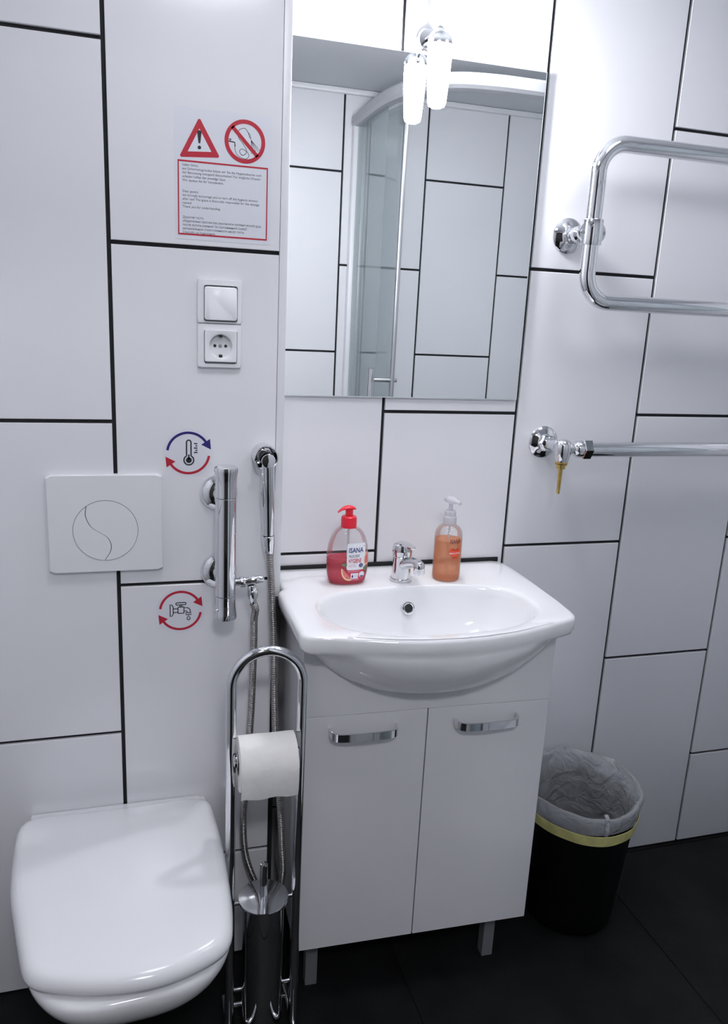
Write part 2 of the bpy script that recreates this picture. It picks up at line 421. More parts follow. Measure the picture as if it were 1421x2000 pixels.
obj('diffuser', lathe([(0.16, -0.0205), (0.155, -0.04), (0.10, -0.055), (0.0, -0.06)], (0.05, -0.75, 2.3995), seg=40), M['hall_fill'], t)

# ------------------------------------------------------------------ wall mirror with its lamp
YM = 1.5490
t = thing('wall_mirror', 'frameless rectangular mirror on the tiled wall above the washbasin', 'mirror', (0.53, YR, 1.2065))
obj('backing', box(0.30, 0.775, YM+0.0052, YR-0.0003, 1.225, 1.83), M['pvc'], t, 0)
obj('silvered_glass', box(0.2705, 0.7960, YM, YM+0.005, 1.2085, 1.8490, 0.0006, 1), M['mirror'], t, 0)
b = box(0.7962, 0.7972, YM+0.0003, YM+0.005, 1.2080, 1.8495); box(0.2705, 0.7961, YM+0.0003, YM+0.005, 1.2072, 1.2083, bm=b)
obj('glass_edge', b, M['glassedge'], t, 0)

LX, LY = 0.5455, YM-0.066
t = thing('mirror_lamp', 'lit frosted glass tube lamp mounted above the mirror', 'lamp', (LX, YR, 1.85))
obj('wall_plate', lathe([(0.021, 0), (0.021, 0.006), (0.018, 0.010), (0.010, 0.011)], (LX, YR-0.0003, 1.8735), (0, -1, 0), 32), M['chrome'], t)
obj('arm', tube(fillet([(LX, YR-0.010, 1.8735), (LX, LY, 1.8735), (LX, LY, 1.858)], 0.01), 0.0075, 14), M['chrome'], t)
obj('collar', lathe([(0.0, 0.012), (0.016, 0.012), (0.0225, 0.004), (0.0235, -0.004), (0.0235, -0.007)], (LX, LY, 1.8525)), M['chrome'], t)
obj('glass_shade', lathe([(0.0215, 0.0), (0.0218, -0.012), (0.0212, -0.035), (0.0188, -0.07), (0.0170, -0.092), (0.0150, -0.0985), (0.009, -0.1015), (0.0, -0.1025)], (LX, LY, 1.8452)), M['lampglass'], t)

# ------------------------------------------------------------------ shower behind the camera (seen in the mirror)
def rv(x, yv): return (x, 2*YM-yv)
rail = [rv(0.752, 2.795), rv(0.752, 2.52), rv(0.768, 2.39), rv(0.805, 2.285), rv(0.87, 2.222), rv(0.96, 2.197), rv(1.07, 2.190), rv(1.40, 2.190), rv(1.70, 2.190), (XR-0.003, 2*YM-2.190)]
rail = [(p.x, p.y) for p in smooth_path([Vector((x, y, 0)) for x, y in rail], 6)]
def sweep(path, off0, off1, z0, z1, r=0.0):
    n = len(path); rs = []
    for i in range(n):
        a, c = Vector(path[max(i-1, 0)]), Vector(path[min(i+1, n-1)]); tt = (c-a).normalized(); nn = Vector((-tt.y, tt.x))
        p = Vector(path[i]); q0, q1 = p+nn*off0, p+nn*off1
        rs.append([(q0.x, q0.y, z0+r), (q0.x+nn.x*r, q0.y+nn.y*r, z0), (q1.x-nn.x*r, q1.y-nn.y*r, z0), (q1.x, q1.y, z0+r),
                   (q1.x, q1.y, z1-r), (q1.x-nn.x*r, q1.y-nn.y*r, z1), (q0.x+nn.x*r, q0.y+nn.y*r, z1), (q0.x, q0.y, z1-r)])
    return rings(rs)
t = thing('shower_enclosure', 'corner shower with curved white rail and sliding glass door reflected in the mirror', 'shower', (0.8, YB, 0))
obj('top_rail', sweep(rail, -0.022, 0.022, 1.982, 2.022, 0.008), M['rail'], t)
obj('bottom_rail', sweep(rail, -0.018, 0.018, 0.0405, 0.062, 0.004), M['pvc'], t)
tray = [(p[0], p[1]) for p in rail]+[(XR-0.003, YB+0.003), (rail[0][0], YB+0.003)]
obj('tray', prism(tray, lambda x, y: (x, y, 0.0005), lambda x, y: (x, y, 0.04)), M['ceramic'], t)
obj('wall_profile', box(0.735, 0.769, YB+0.0005, YB+0.032, 0.0625, 2.03, 0.004), M['pvc'], t)
obj('wall_profile', box(XR-0.034, XR-0.0008, 0.891, 0.925, 0.0625, 1.981, 0.004), M['pvc'], t)
fixp = [(0.752, YB+0.033), rv(0.752, 2.60), rv(0.756, 2.475)]
g = obj('fixed_panel', sweep([(p.x, p.y) for p in smooth_path([Vector((x, y, 0)) for x, y in fixp], 4)], -0.003, 0.003, 0.0625, 1.9815), M['glass'], t, 30)
dr = [rv(0.765, 2.74), rv(0.767, 2.60), rv(0.777, 2.49), rv(0.793, 2.40)]
g = obj('sliding_door', sweep([(p.x, p.y) for p in smooth_path([Vector((x, y, 0)) for x, y in dr], 5)], -0.003, 0.003, 0.065, 1.979), M['glass'], t, 30)
ex, ey = rv(0.793, 2.40)
obj('door_edge_profile', box(ex-0.006, ex+0.006, ey-0.012, ey+0.004, 0.065, 1.979, 0.002), M['alu'], g)
obj('door_edge_profile', box(0.757, 0.775, 2*YM-2.752, 2*YM-2.735, 0.065, 1.979, 0.002), M['alu'], g)
hx, hy = rv(0.724, 2.406)
obj('door_handle', cyl((hx, hy, 0.93), (hx, hy, 1.208), 0.0105), M['chrome'], g)
for hz in (1.172, 0.965):
    obj('handle_post', cyl((hx+0.006, hy, hz), (ex+0.016, hy, hz), 0.0065), M['chrome'], g)
d2 = [(x, 2*YM-2.207) for x in (1.36, 1.50, XR-0.04)]
obj('sliding_door', sweep(d2, -0.003, 0.003, 0.065, 1.979), M['glass'], t, 30)

# ------------------------------------------------------------------ notice and stickers on the boxed-out wall
def onw(d): return lambda x, z: (x, YL-d, z)
t = thing('warning_notice', 'white notice with red warning signs and three paragraphs of text above the light switch', 'sign', (0.155, YL, 1.484))
obj('sheet', prism(rrect(0.0755, 0.2375, 1.4805, 1.687, 0.003), onw(0.00035), onw(0.00002)), M['sheet'], t, 0)
f1, f2 = onw(0.00055), onw(0.00070)
def round_tri(p, r):
    q = fillet([Vector((x, y, 0)) for x, y in (p+[p[0], p[1]])], r, 4)[1:-1]; return [(v.x, v.y) for v in q]
tri_o = [(0.0842, 1.6105), (0.1490, 1.6150), (0.1162, 1.6720)]
cxm, czm = sum(p[0] for p in tri_o)/3, sum(p[1] for p in tri_o)/3
tri_m = [(cxm+(x-cxm)*0.90, czm+(z-czm)*0.90) for x, z in tri_o]
tri_i = [(cxm+(x-cxm)*0.60, czm+(z-czm)*0.60) for x, z in tri_o]
obj('warning_triangle', flat([round_tri([(cxm+(x-cxm)*1.04, czm+(z-czm)*1.04) for x, z in tri_o], 0.0025)], f1), M['signred'], t, 0)
obj('triangle_field', flat([tri_i], f2), M['sheet'], t, 0)
f3 = onw(0.00085)
ex_ = [(0.1130, 1.6440), (0.1140, 1.6375)]
obj('exclamation_mark', flat([arc(0.1162, 1.6500, 0.0035, 0, 180, 8)+[(0.1146, 1.6345), (0.1150, 1.6335), (0.1174, 1.6335), (0.1178, 1.6345)]]+disc(0.1162, 1.6270, 0.0029, 16), f3), M['ink'], t, 0)
px_, pz_ = 0.1918, 1.6435
obj('prohibition_ring', flat(stroke(arc(px_, pz_, 0.0310, 0, 360, 48)[:-1], 0.0066, True)+stroke([(px_-0.0215, pz_+0.0215), (px_+0.0215, pz_-0.0215)], 0.0062), f2), M['signred'], t, 0)
def U(x, y): return (px_+x*0.0345, pz_+y*0.0345)
hose = [(-0.49, -0.26), (-0.46, -0.50), (-0.28, -0.70), (0.05, -0.78), (0.20, -0.62), (0.10, -0.45), (-0.15, -0.34), (-0.26, -0.46), (-0.15, -0.62), (0.02, -0.56), (0.08, -0.40), (-0.10, -0.10), (-0.32, 0.18), (-0.30, 0.48), (-0.02, 0.60), (0.16, 0.42)]
hp = [U(p.x, p.y) for p in smooth_path([Vector((a, c, 0)) for a, c in hose], 6)]
lines = stroke(hp, 0.0008)
lines += stroke([U(-0.80, -0.04), U(-0.50, -0.08), U(-0.48, -0.26)], 0.0019) + stroke([U(-0.78, 0.05), U(-0.66, 0.04)], 0.0016) + stroke([U(-0.72, 0.04), U(-0.72, -0.05)], 0.0010)
lines += stroke([U(0.16, 0.42), U(0.24, 0.34), U(0.30, 0.14), U(0.22, 0.22), U(0.16, 0.42)], 0.0008)
for e in ((0.32, -0.52), (0.42, -0.46), (0.54, -0.44), (0.64, -0.38), (0.74, -0.34)): lines += stroke([U(0.30, 0.10), U(*e)], 0.0006)
obj('hose_pictogram', flat(lines, f1), M['ink'], t, 0)
X0, X1, Z0, Z1 = 0.0815, 0.2305, 1.4888, 1.6045
obj('text_frame', flat(stroke([(X0, Z0), (X1, Z0), (X1, Z1), (X0, Z1)], 0.0034, True), f1), M['signred'], t, 0)
paras = [(0.049, ["Liebe G\u00e4ste,", "aus Sicherheitsgr\u00fcnden bitten wir Sie die Hygienedusche nach", "der Benutzung zwingend abzuschalten! F\u00fcr m\u00f6gliche Wasser-", "sch\u00e4den haftet der jeweilige Gast.", "Wir danken f\u00fcr Ihr Verst\u00e4ndnis."]),
         (0.407, ["Dear guests", "we strongly encourage you to turn off the hygienic shower", "after use! The guest is financially responsible for the damage", "caused.", "Thank you for understanding."]),
         (0.762, ["\u0414\u043e\u0440\u043e\u0433\u0438\u0435 \u0433\u043e\u0441\u0442\u0438,", "\u0443\u0431\u0435\u0434\u0438\u0442\u0435\u043b\u044c\u043d\u043e \u043f\u0440\u043e\u0441\u0438\u043c \u0432\u0430\u0441 \u0432\u044b\u043a\u043b\u044e\u0447\u0430\u0442\u044c \u0433\u0438\u0433\u0438\u0435\u043d\u0438\u0447\u0435\u0441\u043a\u0438\u0439 \u0434\u0443\u0448", "\u043f\u043e\u0441\u043b\u0435 \u0438\u0441\u043f\u043e\u043b\u044c\u0437\u043e\u0432\u0430\u043d\u0438\u044f! \u0417\u0430 \u043f\u0440\u0438\u0447\u0438\u043d\u0435\u043d\u043d\u044b\u0439 \u0443\u0449\u0435\u0440\u0431", "\u043c\u0430\u0442\u0435\u0440\u0438\u0430\u043b\u044c\u043d\u0443\u044e \u043e\u0442\u0432\u0435\u0442\u0441\u0442\u0432\u0435\u043d\u043d\u043e\u0441\u0442\u044c \u043d\u0435\u0441\u0435\u0442 \u0433\u043e\u0441\u0442\u044c.", "\u0421\u043f\u0430\u0441\u0438\u0431\u043e \u0437\u0430 \u043f\u043e\u043d\u0438\u043c\u0430\u043d\u0438\u0435."])]
for fr0, ls in paras:
    v, _ = poly_text("aus Sicherheitsgr\u00fcnden bitten wir Sie die Hygienedusche nach")
    k = 0.1325/(max(p[0] for p in v)-min(p[0] for p in v))
    wmax = max(max(q_[0] for q_ in poly_text(l_)[0]) for l_ in ls)*k; sq = min(1.0, 0.1325/wmax)
    b = None
    for i, s in enumerate(ls):
        b = text_bm(s, X0+0.0065, Z1-0.0022-(fr0+0.0525*i)*(Z1-Z0)+0.0003, f1, height=0.7*k*1.0, bm=b, sx=sq)
    obj('text_paragraph', b, M['inktext'], t, 0)

def round_sticker(name, label, cx, cz, r, top_m, draw):
    t = thing(name, label, 'sticker', (cx, YL, cz-r))
    obj('film', prism(disc(cx, cz, r*1.14, 40)[0], onw(0.0003), onw(0.00002)), M['halo'], t, 0)
    w = r*0.115; rr = r-w/2
    def arrow(a0, a1, head):
        a = [p for p in stroke(arc(cx, cz, rr, a0, a1, 30), w)]
        hx_, hz_ = cx+rr*math.cos(math.radians(a1)), cz+rr*math.sin(math.radians(a1))
        td = math.radians(a1-90); d = Vector((math.cos(td), math.sin(td))); nn = Vector((-d.y, d.x)); c = Vector((hx_, hz_))
        L, Wd = r*0.44, r*0.24
        return a+[[tuple(c+nn*Wd), tuple(c-nn*Wd), tuple(c+d*L)]]
    obj('clockwise_arrow', flat(arrow(172, 34, 0), onw(0.0005)), top_m, t, 0)
    obj('clockwise_arrow', flat(arrow(-8, -146, 0), onw(0.0005)), M['signred'], t, 0)
    draw(t, cx, cz, r)
    return t
def draw_thermo(t, cx, cz, r):
    f = onw(0.0005); S = lambda x, y: (cx+x*r, cz+y*r); ox = 0.02
    w = r*0.062
    out = arc(ox, 0.50, 0.10, 0, 180, 10)
    a = math.degrees(math.asin(0.10/0.22))
    out += [(ox+0.22*math.sin(math.radians(-a-(360-2*a)*i/28)), -0.33+0.22*math.cos(math.radians(-a-(360-2*a)*i/28))) for i in range(29)]
    polys = stroke([S(*p) for p in out], w, True)
    polys += [[S(*p) for p in arc(ox, -0.33, 0.135, 0, 360, 20)[:-1]]] + stroke([S(ox, -0.30), S(ox, -0.06)], w*1.1)
    for i, L in enumerate((0.16, 0.09, 0.16, 0.09, 0.16)):
        z = 0.44-0.103*i; x1 = 0.41; x0 = x1-L
        polys += stroke([S(x0, z), S(x1, z)], w*0.85)
    obj('thermometer_pictogram', flat(polys, f), M['ink'], t, 0)
def draw_tap(t, cx, cz, r):
    f = onw(0.0005); S = lambda x, y: (cx+x*r, cz+y*r); w = r*0.044
    P = []
    def loop(pts): P.extend(stroke([S(*p) for p in pts], w, True))
    loop([(-0.48, 0.32), (-0.42, 0.32), (-0.34, 0.20), (-0.34, -0.16), (-0.42, -0.28), (-0.48, -0.28)])
    P.extend(stroke([S(-0.34, 0.10), S(-0.12, 0.10)], w)+stroke([S(-0.34, -0.08), S(-0.12, -0.08)], w))
    loop(rrect(-0.12, 0.16, -0.14, 0.18, 0.03, 3))
    spout = [(0.16, 0.15)]+arc(0.28, -0.04, 0.17, 88, 0, 8)+[(0.45, -0.12), (0.30, -0.12), (0.30, -0.06), (0.26, -0.03), (0.16, -0.03)]
    loop(spout); loop([(0.24, -0.12), (0.49, -0.12), (0.49, -0.22), (0.24, -0.22)])
    loop(rrect(-0.21, 0.25, 0.29, 0.40, 0.045, 4)); P.extend(stroke([S(-0.02, 0.29), S(-0.02, 0.18)], w)+stroke([S(0.06, 0.29), S(0.06, 0.18)], w))
    loop([(0.37, -0.27), (0.44, -0.40)]+arc(0.37, -0.42, 0.07, 0, -180, 10)+[(0.30, -0.40)])
    obj('tap_pictogram', flat(P, f), M['ink'], t, 0)
round_sticker('temperature_sticker', 'round sticker with blue and red arrows circling a thermometer', 0.095, 1.1115, 0.0395, M['signblue'], draw_thermo)
round_sticker('water_flow_sticker', 'round sticker with two red arrows circling a dripping tap', 0.0785, 0.8075, 0.0400, M['signred'], draw_tap)

# ------------------------------------------------------------------ light switch and socket in one frame
t = thing('switch_and_socket', 'white double wall plate with rocker switch above a round power socket', 'switch', (0.150, YL, 1.2655))
yf = YL-0.0095
def ring_pts(poly, c, n, y, s=1.0):
    rr = outline_ray(poly, c, n)
    return [(c[0]+rr[i]*s*math.cos(2*math.pi*i/n), y, c[1]+rr[i]*s*math.sin(2*math.pi*i/n)) for i in range(n)]
def circ(c, r, n, y): return [(c[0]+r*math.cos(2*math.pi*i/n), y, c[1]+r*math.sin(2*math.pi*i/n)) for i in range(n)]
NS = 64
for (za, zb) in ((1.2665, 1.3425), (1.3430, 1.4175)):
    c = (0.1500, (za+zb)/2); o = rrect(0.1115, 0.1885, za, zb, 0.003); n_ = rrect(0.1224, 0.1806, c[1]-0.0290-0.0018, c[1]+0.0290-0.0018, 0.003)
    obj('frame', rings([ring_pts(o, c, NS, YL-0.0003), ring_pts(o, c, NS, YL-0.006), ring_pts(o, c, NS, YL-0.0085, 0.975), ring_pts(n_, c, NS, yf, 1.0), ring_pts(n_, c, NS, YL-0.0045, 1.0)], False, False), M['plastic'], t, 40)
c = (0.1515, 1.3765); pl = rrect(0.1232, 0.1796, 1.3485, 1.4050, 0.0035)
obj('rocker_gap', prism(rrect(0.1222, 0.1806, 1.3465, 1.4058, 0.0035), lambda x, z: (x, yf-0.0002, z), lambda x, z: (x, YL-0.005, z)), M['slot'], t, 0)
obj('rocker', rings([ring_pts(pl, c, NS, yf-0.0001), [(x, y-0.0022-0.0022*(c[1]+0.03-z)/0.06, z) for x, y, z in ring_pts(pl, c, NS, yf, 0.985)], [(x, y-0.0030-0.0022*(c[1]+0.03-z)/0.06, z) for x, y, z in ring_pts(pl, c, NS, yf, 0.95)]], False, True), M['plastic'], t, 40)
c = (0.1515, 1.3045); pl = rrect(0.1235, 0.1795, 1.2770, 1.3320, 0.002)
obj('socket_insert', rings([ring_pts(pl, c, NS, YL-0.005), ring_pts(pl, c, NS, yf-0.0022), ring_pts(pl, c, NS, yf-0.0030, 0.98), circ(c, 0.0212, NS, yf-0.0030), circ(c, 0.0200, NS, yf-0.0020), circ(c, 0.0195, NS, yf+0.0068), circ(c, 0.010, NS, yf+0.0075)], False, True), M['plastic'], t, 40)
for dx in (-0.0095, 0.0095): obj('pin_hole', lathe([(0.0027, 0), (0.0027, 0.0009)], (c[0]+dx, yf+0.0078, c[1]), (0, -1, 0), 14), M['dark'], t)
obj('centre_screw', lathe([(0.0032, 0), (0.0028, 0.0012), (0, 0.0014)], (c[0], yf+0.0074, c[1]), (0, -1, 0), 14), M['alu'], t)
for s in (1, -1): obj('earth_clip', box(c[0]-0.0028, c[0]+0.0028, yf-0.0020, yf+0.0065, min(c[1]+s*0.0150, c[1]+s*0.0200), max(c[1]+s*0.0150, c[1]+s*0.0200), 0.0006), M['dark'], t)

# ------------------------------------------------------------------ flush plate
t = thing('flush_plate', 'square white flush plate with a round two-part button above the toilet', 'flush plate', (-0.051, YL, 0.895))
c = (-0.0510, 0.985); pl = rrect(-0.1490, 0.0475, 0.8950, 1.0750, 0.003)
obj('plate', rings([ring_pts(pl, c, 96, YL-0.0003), ring_pts(pl, c, 96, YL-0.0095, 0.998), ring_pts(pl, c, 96, YL-0.0125, 0.980)], True, True), M['plastic'], t, 25)
cb, rb = (-0.0515, 0.9730), 0.0560
yb2 = YL-0.0125
obj('button_gap', lathe([(rb, 0), (rb, 0.0003)], (cb[0], yb2, cb[1]), (0, -1, 0), 64), M['slot'], t, 0)
S_ = [(-0.56, 0.83), (-0.60, 0.62), (-0.58, 0.42), (-0.44, 0.14), (-0.18, -0.06), (0.04, -0.22), (0.15, -0.46), (0.12, -0.70), (-0.06, -1.0)]
sp = [(p.x, p.y) for p in smooth_path([Vector((a, q, 0)) for a, q in S_], 5)]
a_top, a_bot = math.degrees(math.atan2(0.83, -0.56)), math.degrees(math.atan2(-1.0, -0.06))+360
g_ = 0.012
left_p = [(x-g_, y) for x, y in sp]+[(0.985*math.cos(math.radians(a)), 0.985*math.sin(math.radians(a))) for a in [a_bot-2-(a_bot-a_top-4)*i/36 for i in range(37)]]
right_p = [(x+g_, y) for x, y in sp[::-1]]+[(0.985*math.cos(math.radians(a)), 0.985*math.sin(math.radians(a))) for a in [a_top-2-(360-(a_bot-a_top)-4)*i/50 for i in range(51)]]
for p in (left_p, right_p):
    obj('flush_button', prism(p, lambda x, z: (cb[0]+rb*x, yb2-0.0010, cb[1]+rb*z), lambda x, z: (cb[0]+rb*x, yb2-0.0003, cb[1]+rb*z)), M['plastic'], t, 0)

# ------------------------------------------------------------------ toilet
t = thing('toilet', 'white wall-hung toilet with its lid closed', 'toilet', (-0.042, YL, 0.07))
lid_o = [(-0.219, 1.392), (-0.222, 1.36), (-0.2205, 1.30), (-0.213, 1.21), (-0.199, 1.142), (-0.184, 1.076), (-0.171, 1.024), (-0.165, 1.014), (-0.154, 1.006), (-0.138, 0.999), (-0.096, 0.984), (-0.052, 0.974), (-0.004, 0.970), (0.039, 0.975), (0.083, 0.990), (0.110, 1.004), (0.122, 1.012), (0.129, 1.026), (0.136, 1.075), (0.1400, 1.146), (0.1405, 1.212), (0.138, 1.299), (0.132, 1.36), (0.126, 1.390), (0.118, 1.400), (-0.212, 1.400)]
TC = (-0.042, 1.20); NT = 120
lid_o = [(p.x, p.y) for p in smooth_path([Vector((x, y, 0)) for x, y in lid_o+lid_o[:1]], 4)][:-1]
lr = soften(outline_ray(lid_o, TC, NT), 1, 2)
def tring(s, inset, z, bulge=0.0):
    out = []
    for i in range(NT):
        a = 2*math.pi*i/NT; r = max(0.0005, lr[i]*s-inset)
        out.append((TC[0]+r*math.cos(a), TC[1]+r*math.sin(a), z))
    return out
lid_r = [tring(1, 0.006, 0.4070), tring(1, 0.001, 0.4085), tring(1, 0.0, 0.4125), tring(1, 0.0015, 0.4190), tring(1, 0.006, 0.4265), tring(1, 0.013, 0.4310), tring(1, 0.022, 0.4332), tring(0.82, 0.018, 0.4348), tring(0.5, 0.0, 0.4356), tring(0.2, 0, 0.4360), tring(0.01, 0, 0.4360)]
obj('lid', rings(lid_r), M['seatplastic'], t, 60)
obj('seat', rings([tring(1, 0.010, 0.4015), tring(1, 0.005, 0.4025), tring(1, 0.005, 0.4060), tring(1, 0.012, 0.4068)]), M['seatplastic'], t, 60)
def dring(z, hw, yf_, yb_, e=2.6):
    """D-shaped section: straight sides to the wall, rounded front"""
    out = []; n = NT; ym = yf_+min(0.30, (yb_-yf_)*0.62)
    m = n-24
    for i in range(m):
        a = math.pi*i/(m-1)+math.pi
        ca, sa = math.cos(a), math.sin(a)
        x = hw*math.copysign(abs(ca)**(2/e), ca); y = -(ym-yf_)*abs(sa)**(2/e)
        out.append((TC[0]+x, ym+y, z))
    for i in range(12): out.append((TC[0]+hw, ym+(yb_-ym)*(i+1)/12, z))
    for i in range(12): out.append((TC[0]-hw, yb_-(yb_-ym)*i/12, z))
    ca_, sa_ = math.cos(0.062), math.sin(0.062); px0, py0 = -0.046, YL   # the toilet stands slightly turned
    return [(px0+(x-px0)*ca_-(y-py0)*sa_, min(py0+(x-px0)*sa_+(y-py0)*ca_, YL-0.0008), z) for x, y, z in out]
yb_ = YL-0.0008
bowl = [dring(0.4008, 0.160, 0.976, yb_, 3.4), dring(0.3990, 0.1655, 0.970, yb_, 3.4), dring(0.392, 0.1685, 0.966, yb_, 3.4), dring(0.378, 0.1680, 0.967, yb_, 3.3), dring(0.360, 0.165, 0.974, yb_, 3.1), dring(0.34, 0.160, 0.988, yb_, 2.9), dring(0.30, 0.153, 1.028, yb_), dring(0.24, 0.137, 1.100, yb_), dring(0.18, 0.122, 1.175, yb_), dring(0.12, 0.110, 1.245, yb_), dring(0.085, 0.104, 1.285, yb_), dring(0.078, 0.095, 1.305, yb_)]
obj('bowl', rings(bowl), M['ceramic'], t, 60)
for hx_ in (-0.135, 0.051): obj('hinge', cyl((hx_-0.022, 1.4065, 0.4095), (hx_+0.022, 1.4065, 0.4095), 0.0075), M['seatplastic'], t)
obj('hinge_bar', box(-0.205, 0.112, 1.4025, 1.440, 0.4012, 0.4058, 0.0015), M['seatplastic'], t)

# ------------------------------------------------------------------ bidet mixer, hand spray and hose
t = thing('bidet_mixer', 'chrome vertical thermostatic mixer bar with two round wall rosettes', 'tap', (0.155, YL, 0.813))
BXm, BYm = 0.1555, YL-0.068
obj('mixer_body', lathe([(0.0183, 0.860), (0.0188, 0.8605), (0.0188, 1.0430), (0.0183, 1.0435)], (BXm, BYm, 0), seg=40), M['chrome'], t)
obj('temperature_knob', lathe([(0.0178, 1.0440), (0.0187, 1.0445), (0.0187, 1.066), (0.0192, 1.078), (0.0206, 1.090), (0.0211, 1.0945), (0.0203, 1.0985), (0.0165, 1.1005), (0, 1.1010)], (BXm, BYm, 0), seg=40), M['chrome'], t)
k = obj('flow_knob', lathe([(0, 0.8130), (0.0165, 0.8135), (0.0205, 0.8155), (0.0211, 0.8195), (0.0204, 0.826), (0.0190, 0.838), (0.0187, 0.850), (0.0187, 0.8590), (0.0178, 0.8596)], (BXm, BYm, 0), seg=40), M['chrome'], t)
obj('stop_button', lathe([(0.0036, 0), (0.0034, 0.003), (0.002, 0.0042), (0, 0.0045)], (BXm-0.0155, BYm-0.0095, 0.834), (-0.85, -0.52, 0), 14), M['chrome'], k)
for z in (1.0375, 0.8855):
    obj('rosette', lathe([(0.0345, 0), (0.0345, 0.002), (0.0335, 0.006), (0.029, 0.011), (0.022, 0.0145), (0.0165, 0.016)], (0.1500, YL-0.0003, z), (0, -1, 0), 40), M['chrome'], t)
    obj('union_nut', lathe([(0.0150, 0.0165), (0.0150, 0.030), (0.0132, 0.031), (0.0132, 0.056)], (0.1515, YL, z), (0.06, -1, 0), 28), M['chrome'], t)
obj('outlet', lathe([(0.0065, 0.0175), (0.0065, 0.0255), (0.0095, 0.0258), (0.0100, 0.0275), (0.0100, 0.0345), (0.0095, 0.036)], (BXm, BYm, 0.8830), (1, 0, 0), 20), M['chrome'], t)
hd = obj('shut_off_valve', tube([(BXm+0.0362, BYm, 0.8835), (BXm+0.045, BYm, 0.8850), (BXm+0.055, BYm-0.001, 0.8868), (BXm+0.066, BYm-0.002, 0.8880), (BXm+0.0700, BYm-0.002, 0.8882)], [0.0072, 0.0085, 0.0080, 0.0062, 0.0040], 16), M['chrome'], t)
vx = BXm+0.0470
obj('hose_nut', lathe([(0.0070, -0.006), (0.0085, -0.0085), (0.0085, -0.0160), (0.0100, -0.0165), (0.0100, -0.0300), (0.0070, -0.0360), (0.0066, -0.0420)], (vx, BYm, 0.8830), (-0.10, -0.05, 1), 20), M['chrome'], t)

t = thing('hand_spray', 'chrome bidet hand spray hanging in its round wall holder', 'hand shower', (0.238, YL, 0.92))
SX, SY = 0.2335, 1.402
obj('wall_holder', lathe([(0.0225, 0.0), (0.0225, 0.034), (0.0220, 0.0375), (0.0200, 0.0385), (0.0188, 0.0370), (0.0178, 0.018), (0.0, 0.017)], (SX-0.002, YL-0.0003, 1.1085), (0, -1, 0.0), 40), M['chrome'], t)
obj('spray_head', lathe([(0.0, 0.0), (0.012, 0.001), (0.0132, 0.004), (0.0132, 0.030), (0.0122, 0.0330), (0.0, 0.0340)], (SX-0.0005, YL-0.0185, 1.1060), (0.02, -1, -0.02), 36), M['chrome'], t)
obj('handle', tube([(SX, SY, 1.104), (SX+0.001, SY+0.001, 1.085), (SX+0.003, SY+0.004, 1.03), (SX+0.0055, SY+0.008, 0.962)], [0.0112, 0.0118, 0.0124, 0.0112], 24), M['chrome'], t)
obj('trigger', tube([(SX-0.0085, SY-0.006, 1.062), (SX-0.0085, SY-0.009, 1.045), (SX-0.007, SY-0.007, 1.02)], [0.003, 0.0045, 0.003], 12), M['chrome'], t)
obj('ring', lathe([(0.0112, -0.002), (0.0124, -0.001), (0.0124, 0.002), (0.0112, 0.003)], (SX+0.0055, SY+0.008, 0.9590), (0.08, 0.1, -1), 28), M['chrome'], t)
obj('hose_cone', tube([(SX+0.0057, SY+0.0083, 0.9560), (SX+0.0062, SY+0.0085, 0.950), (SX+0.0078, SY+0.010, 0.9260)], [0.0116, 0.0116, 0.0090], 24), M['chrome'], t)

ctrl = [(vx+0.0042, BYm+0.002, 0.8400), (vx+0.0095, BYm+0.006, 0.825), (0.2125, 1.398, 0.797), (0.2140, 1.408, 0.735), (0.2130, 1.414, 0.637), (0.2105, 1.417, 0.559), (0.2030, 1.419, 0.421), (0.1995, 1.420, 0.349), (0.2035, 1.420, 0.275), (0.217, 1.412, 0.222), (0.240, 1.388, 0.180), (0.262, 1.36, 0.200), (0.2700, 1.345, 0.266), (0.2675, 1.348, 0.326), (0.2655, 1.355, 0.384), (0.2595, 1.375, 0.488), (0.2560, 1.390, 0.572), (0.2535, 1.410, 0.736), (0.2480, 1.416, 0.850), (SX+0.0080, SY+0.010, 0.927)]
path = resample(smooth_path(ctrl, 12), 0.00125)
rad = [0.0070 if (i % 3) else 0.0050 for i in range(len(path))]
h = obj('shower_hose', tube(path, rad, 12), M['steel'], None, 60)
tag(h, 'ribbed steel hose hanging in a long loop from mixer to hand spray', 'hose')

# ------------------------------------------------------------------ washbasin
t = thing('washbasin', 'white ceramic washbasin with a bulging bowl set on the cabinet', 'sink', (0.53, YR, 0.69))
SO = [(0.776, YR-0.004), (0.792, 1.545), (0.797, 1.525), (0.8005, 1.49), (0.8015, 1.40), (0.7995, 1.30), (0.7950, 1.235), (0.790, 1.212), (0.778, 1.199), (0.755, 1.190), (0.70, 1.170), (0.64, 1.153), (0.58, 1.144), (0.53, 1.142), (0.48, 1.144), (0.42, 1.154), (0.36, 1.171), (0.31, 1.187), (0.283, 1.192), (0.268, 1.199), (0.2625, 1.213), (0.2615, 1.25), (0.2610, 1.36), (0.2612, 1.424), (0.2715, 1.437), (0.2720, 1.50), (0.2725, YR-0.004)]
SC = (0.53, 1.300); NW = 180
so = outline_ray(SO, SC, NW)
SB = [(0.53+0.207*math.copysign(abs(math.cos(a))**(2/2.5), math.cos(a)), (1.300+0.112*abs(math.sin(a))**(2/3.2)) if math.sin(a) >= 0 else (1.300-0.126*abs(math.sin(a))**(2/2.1))) for a in [2*math.pi*i/160 for i in range(160)]]
sb = outline_ray(SB, SC, NW)
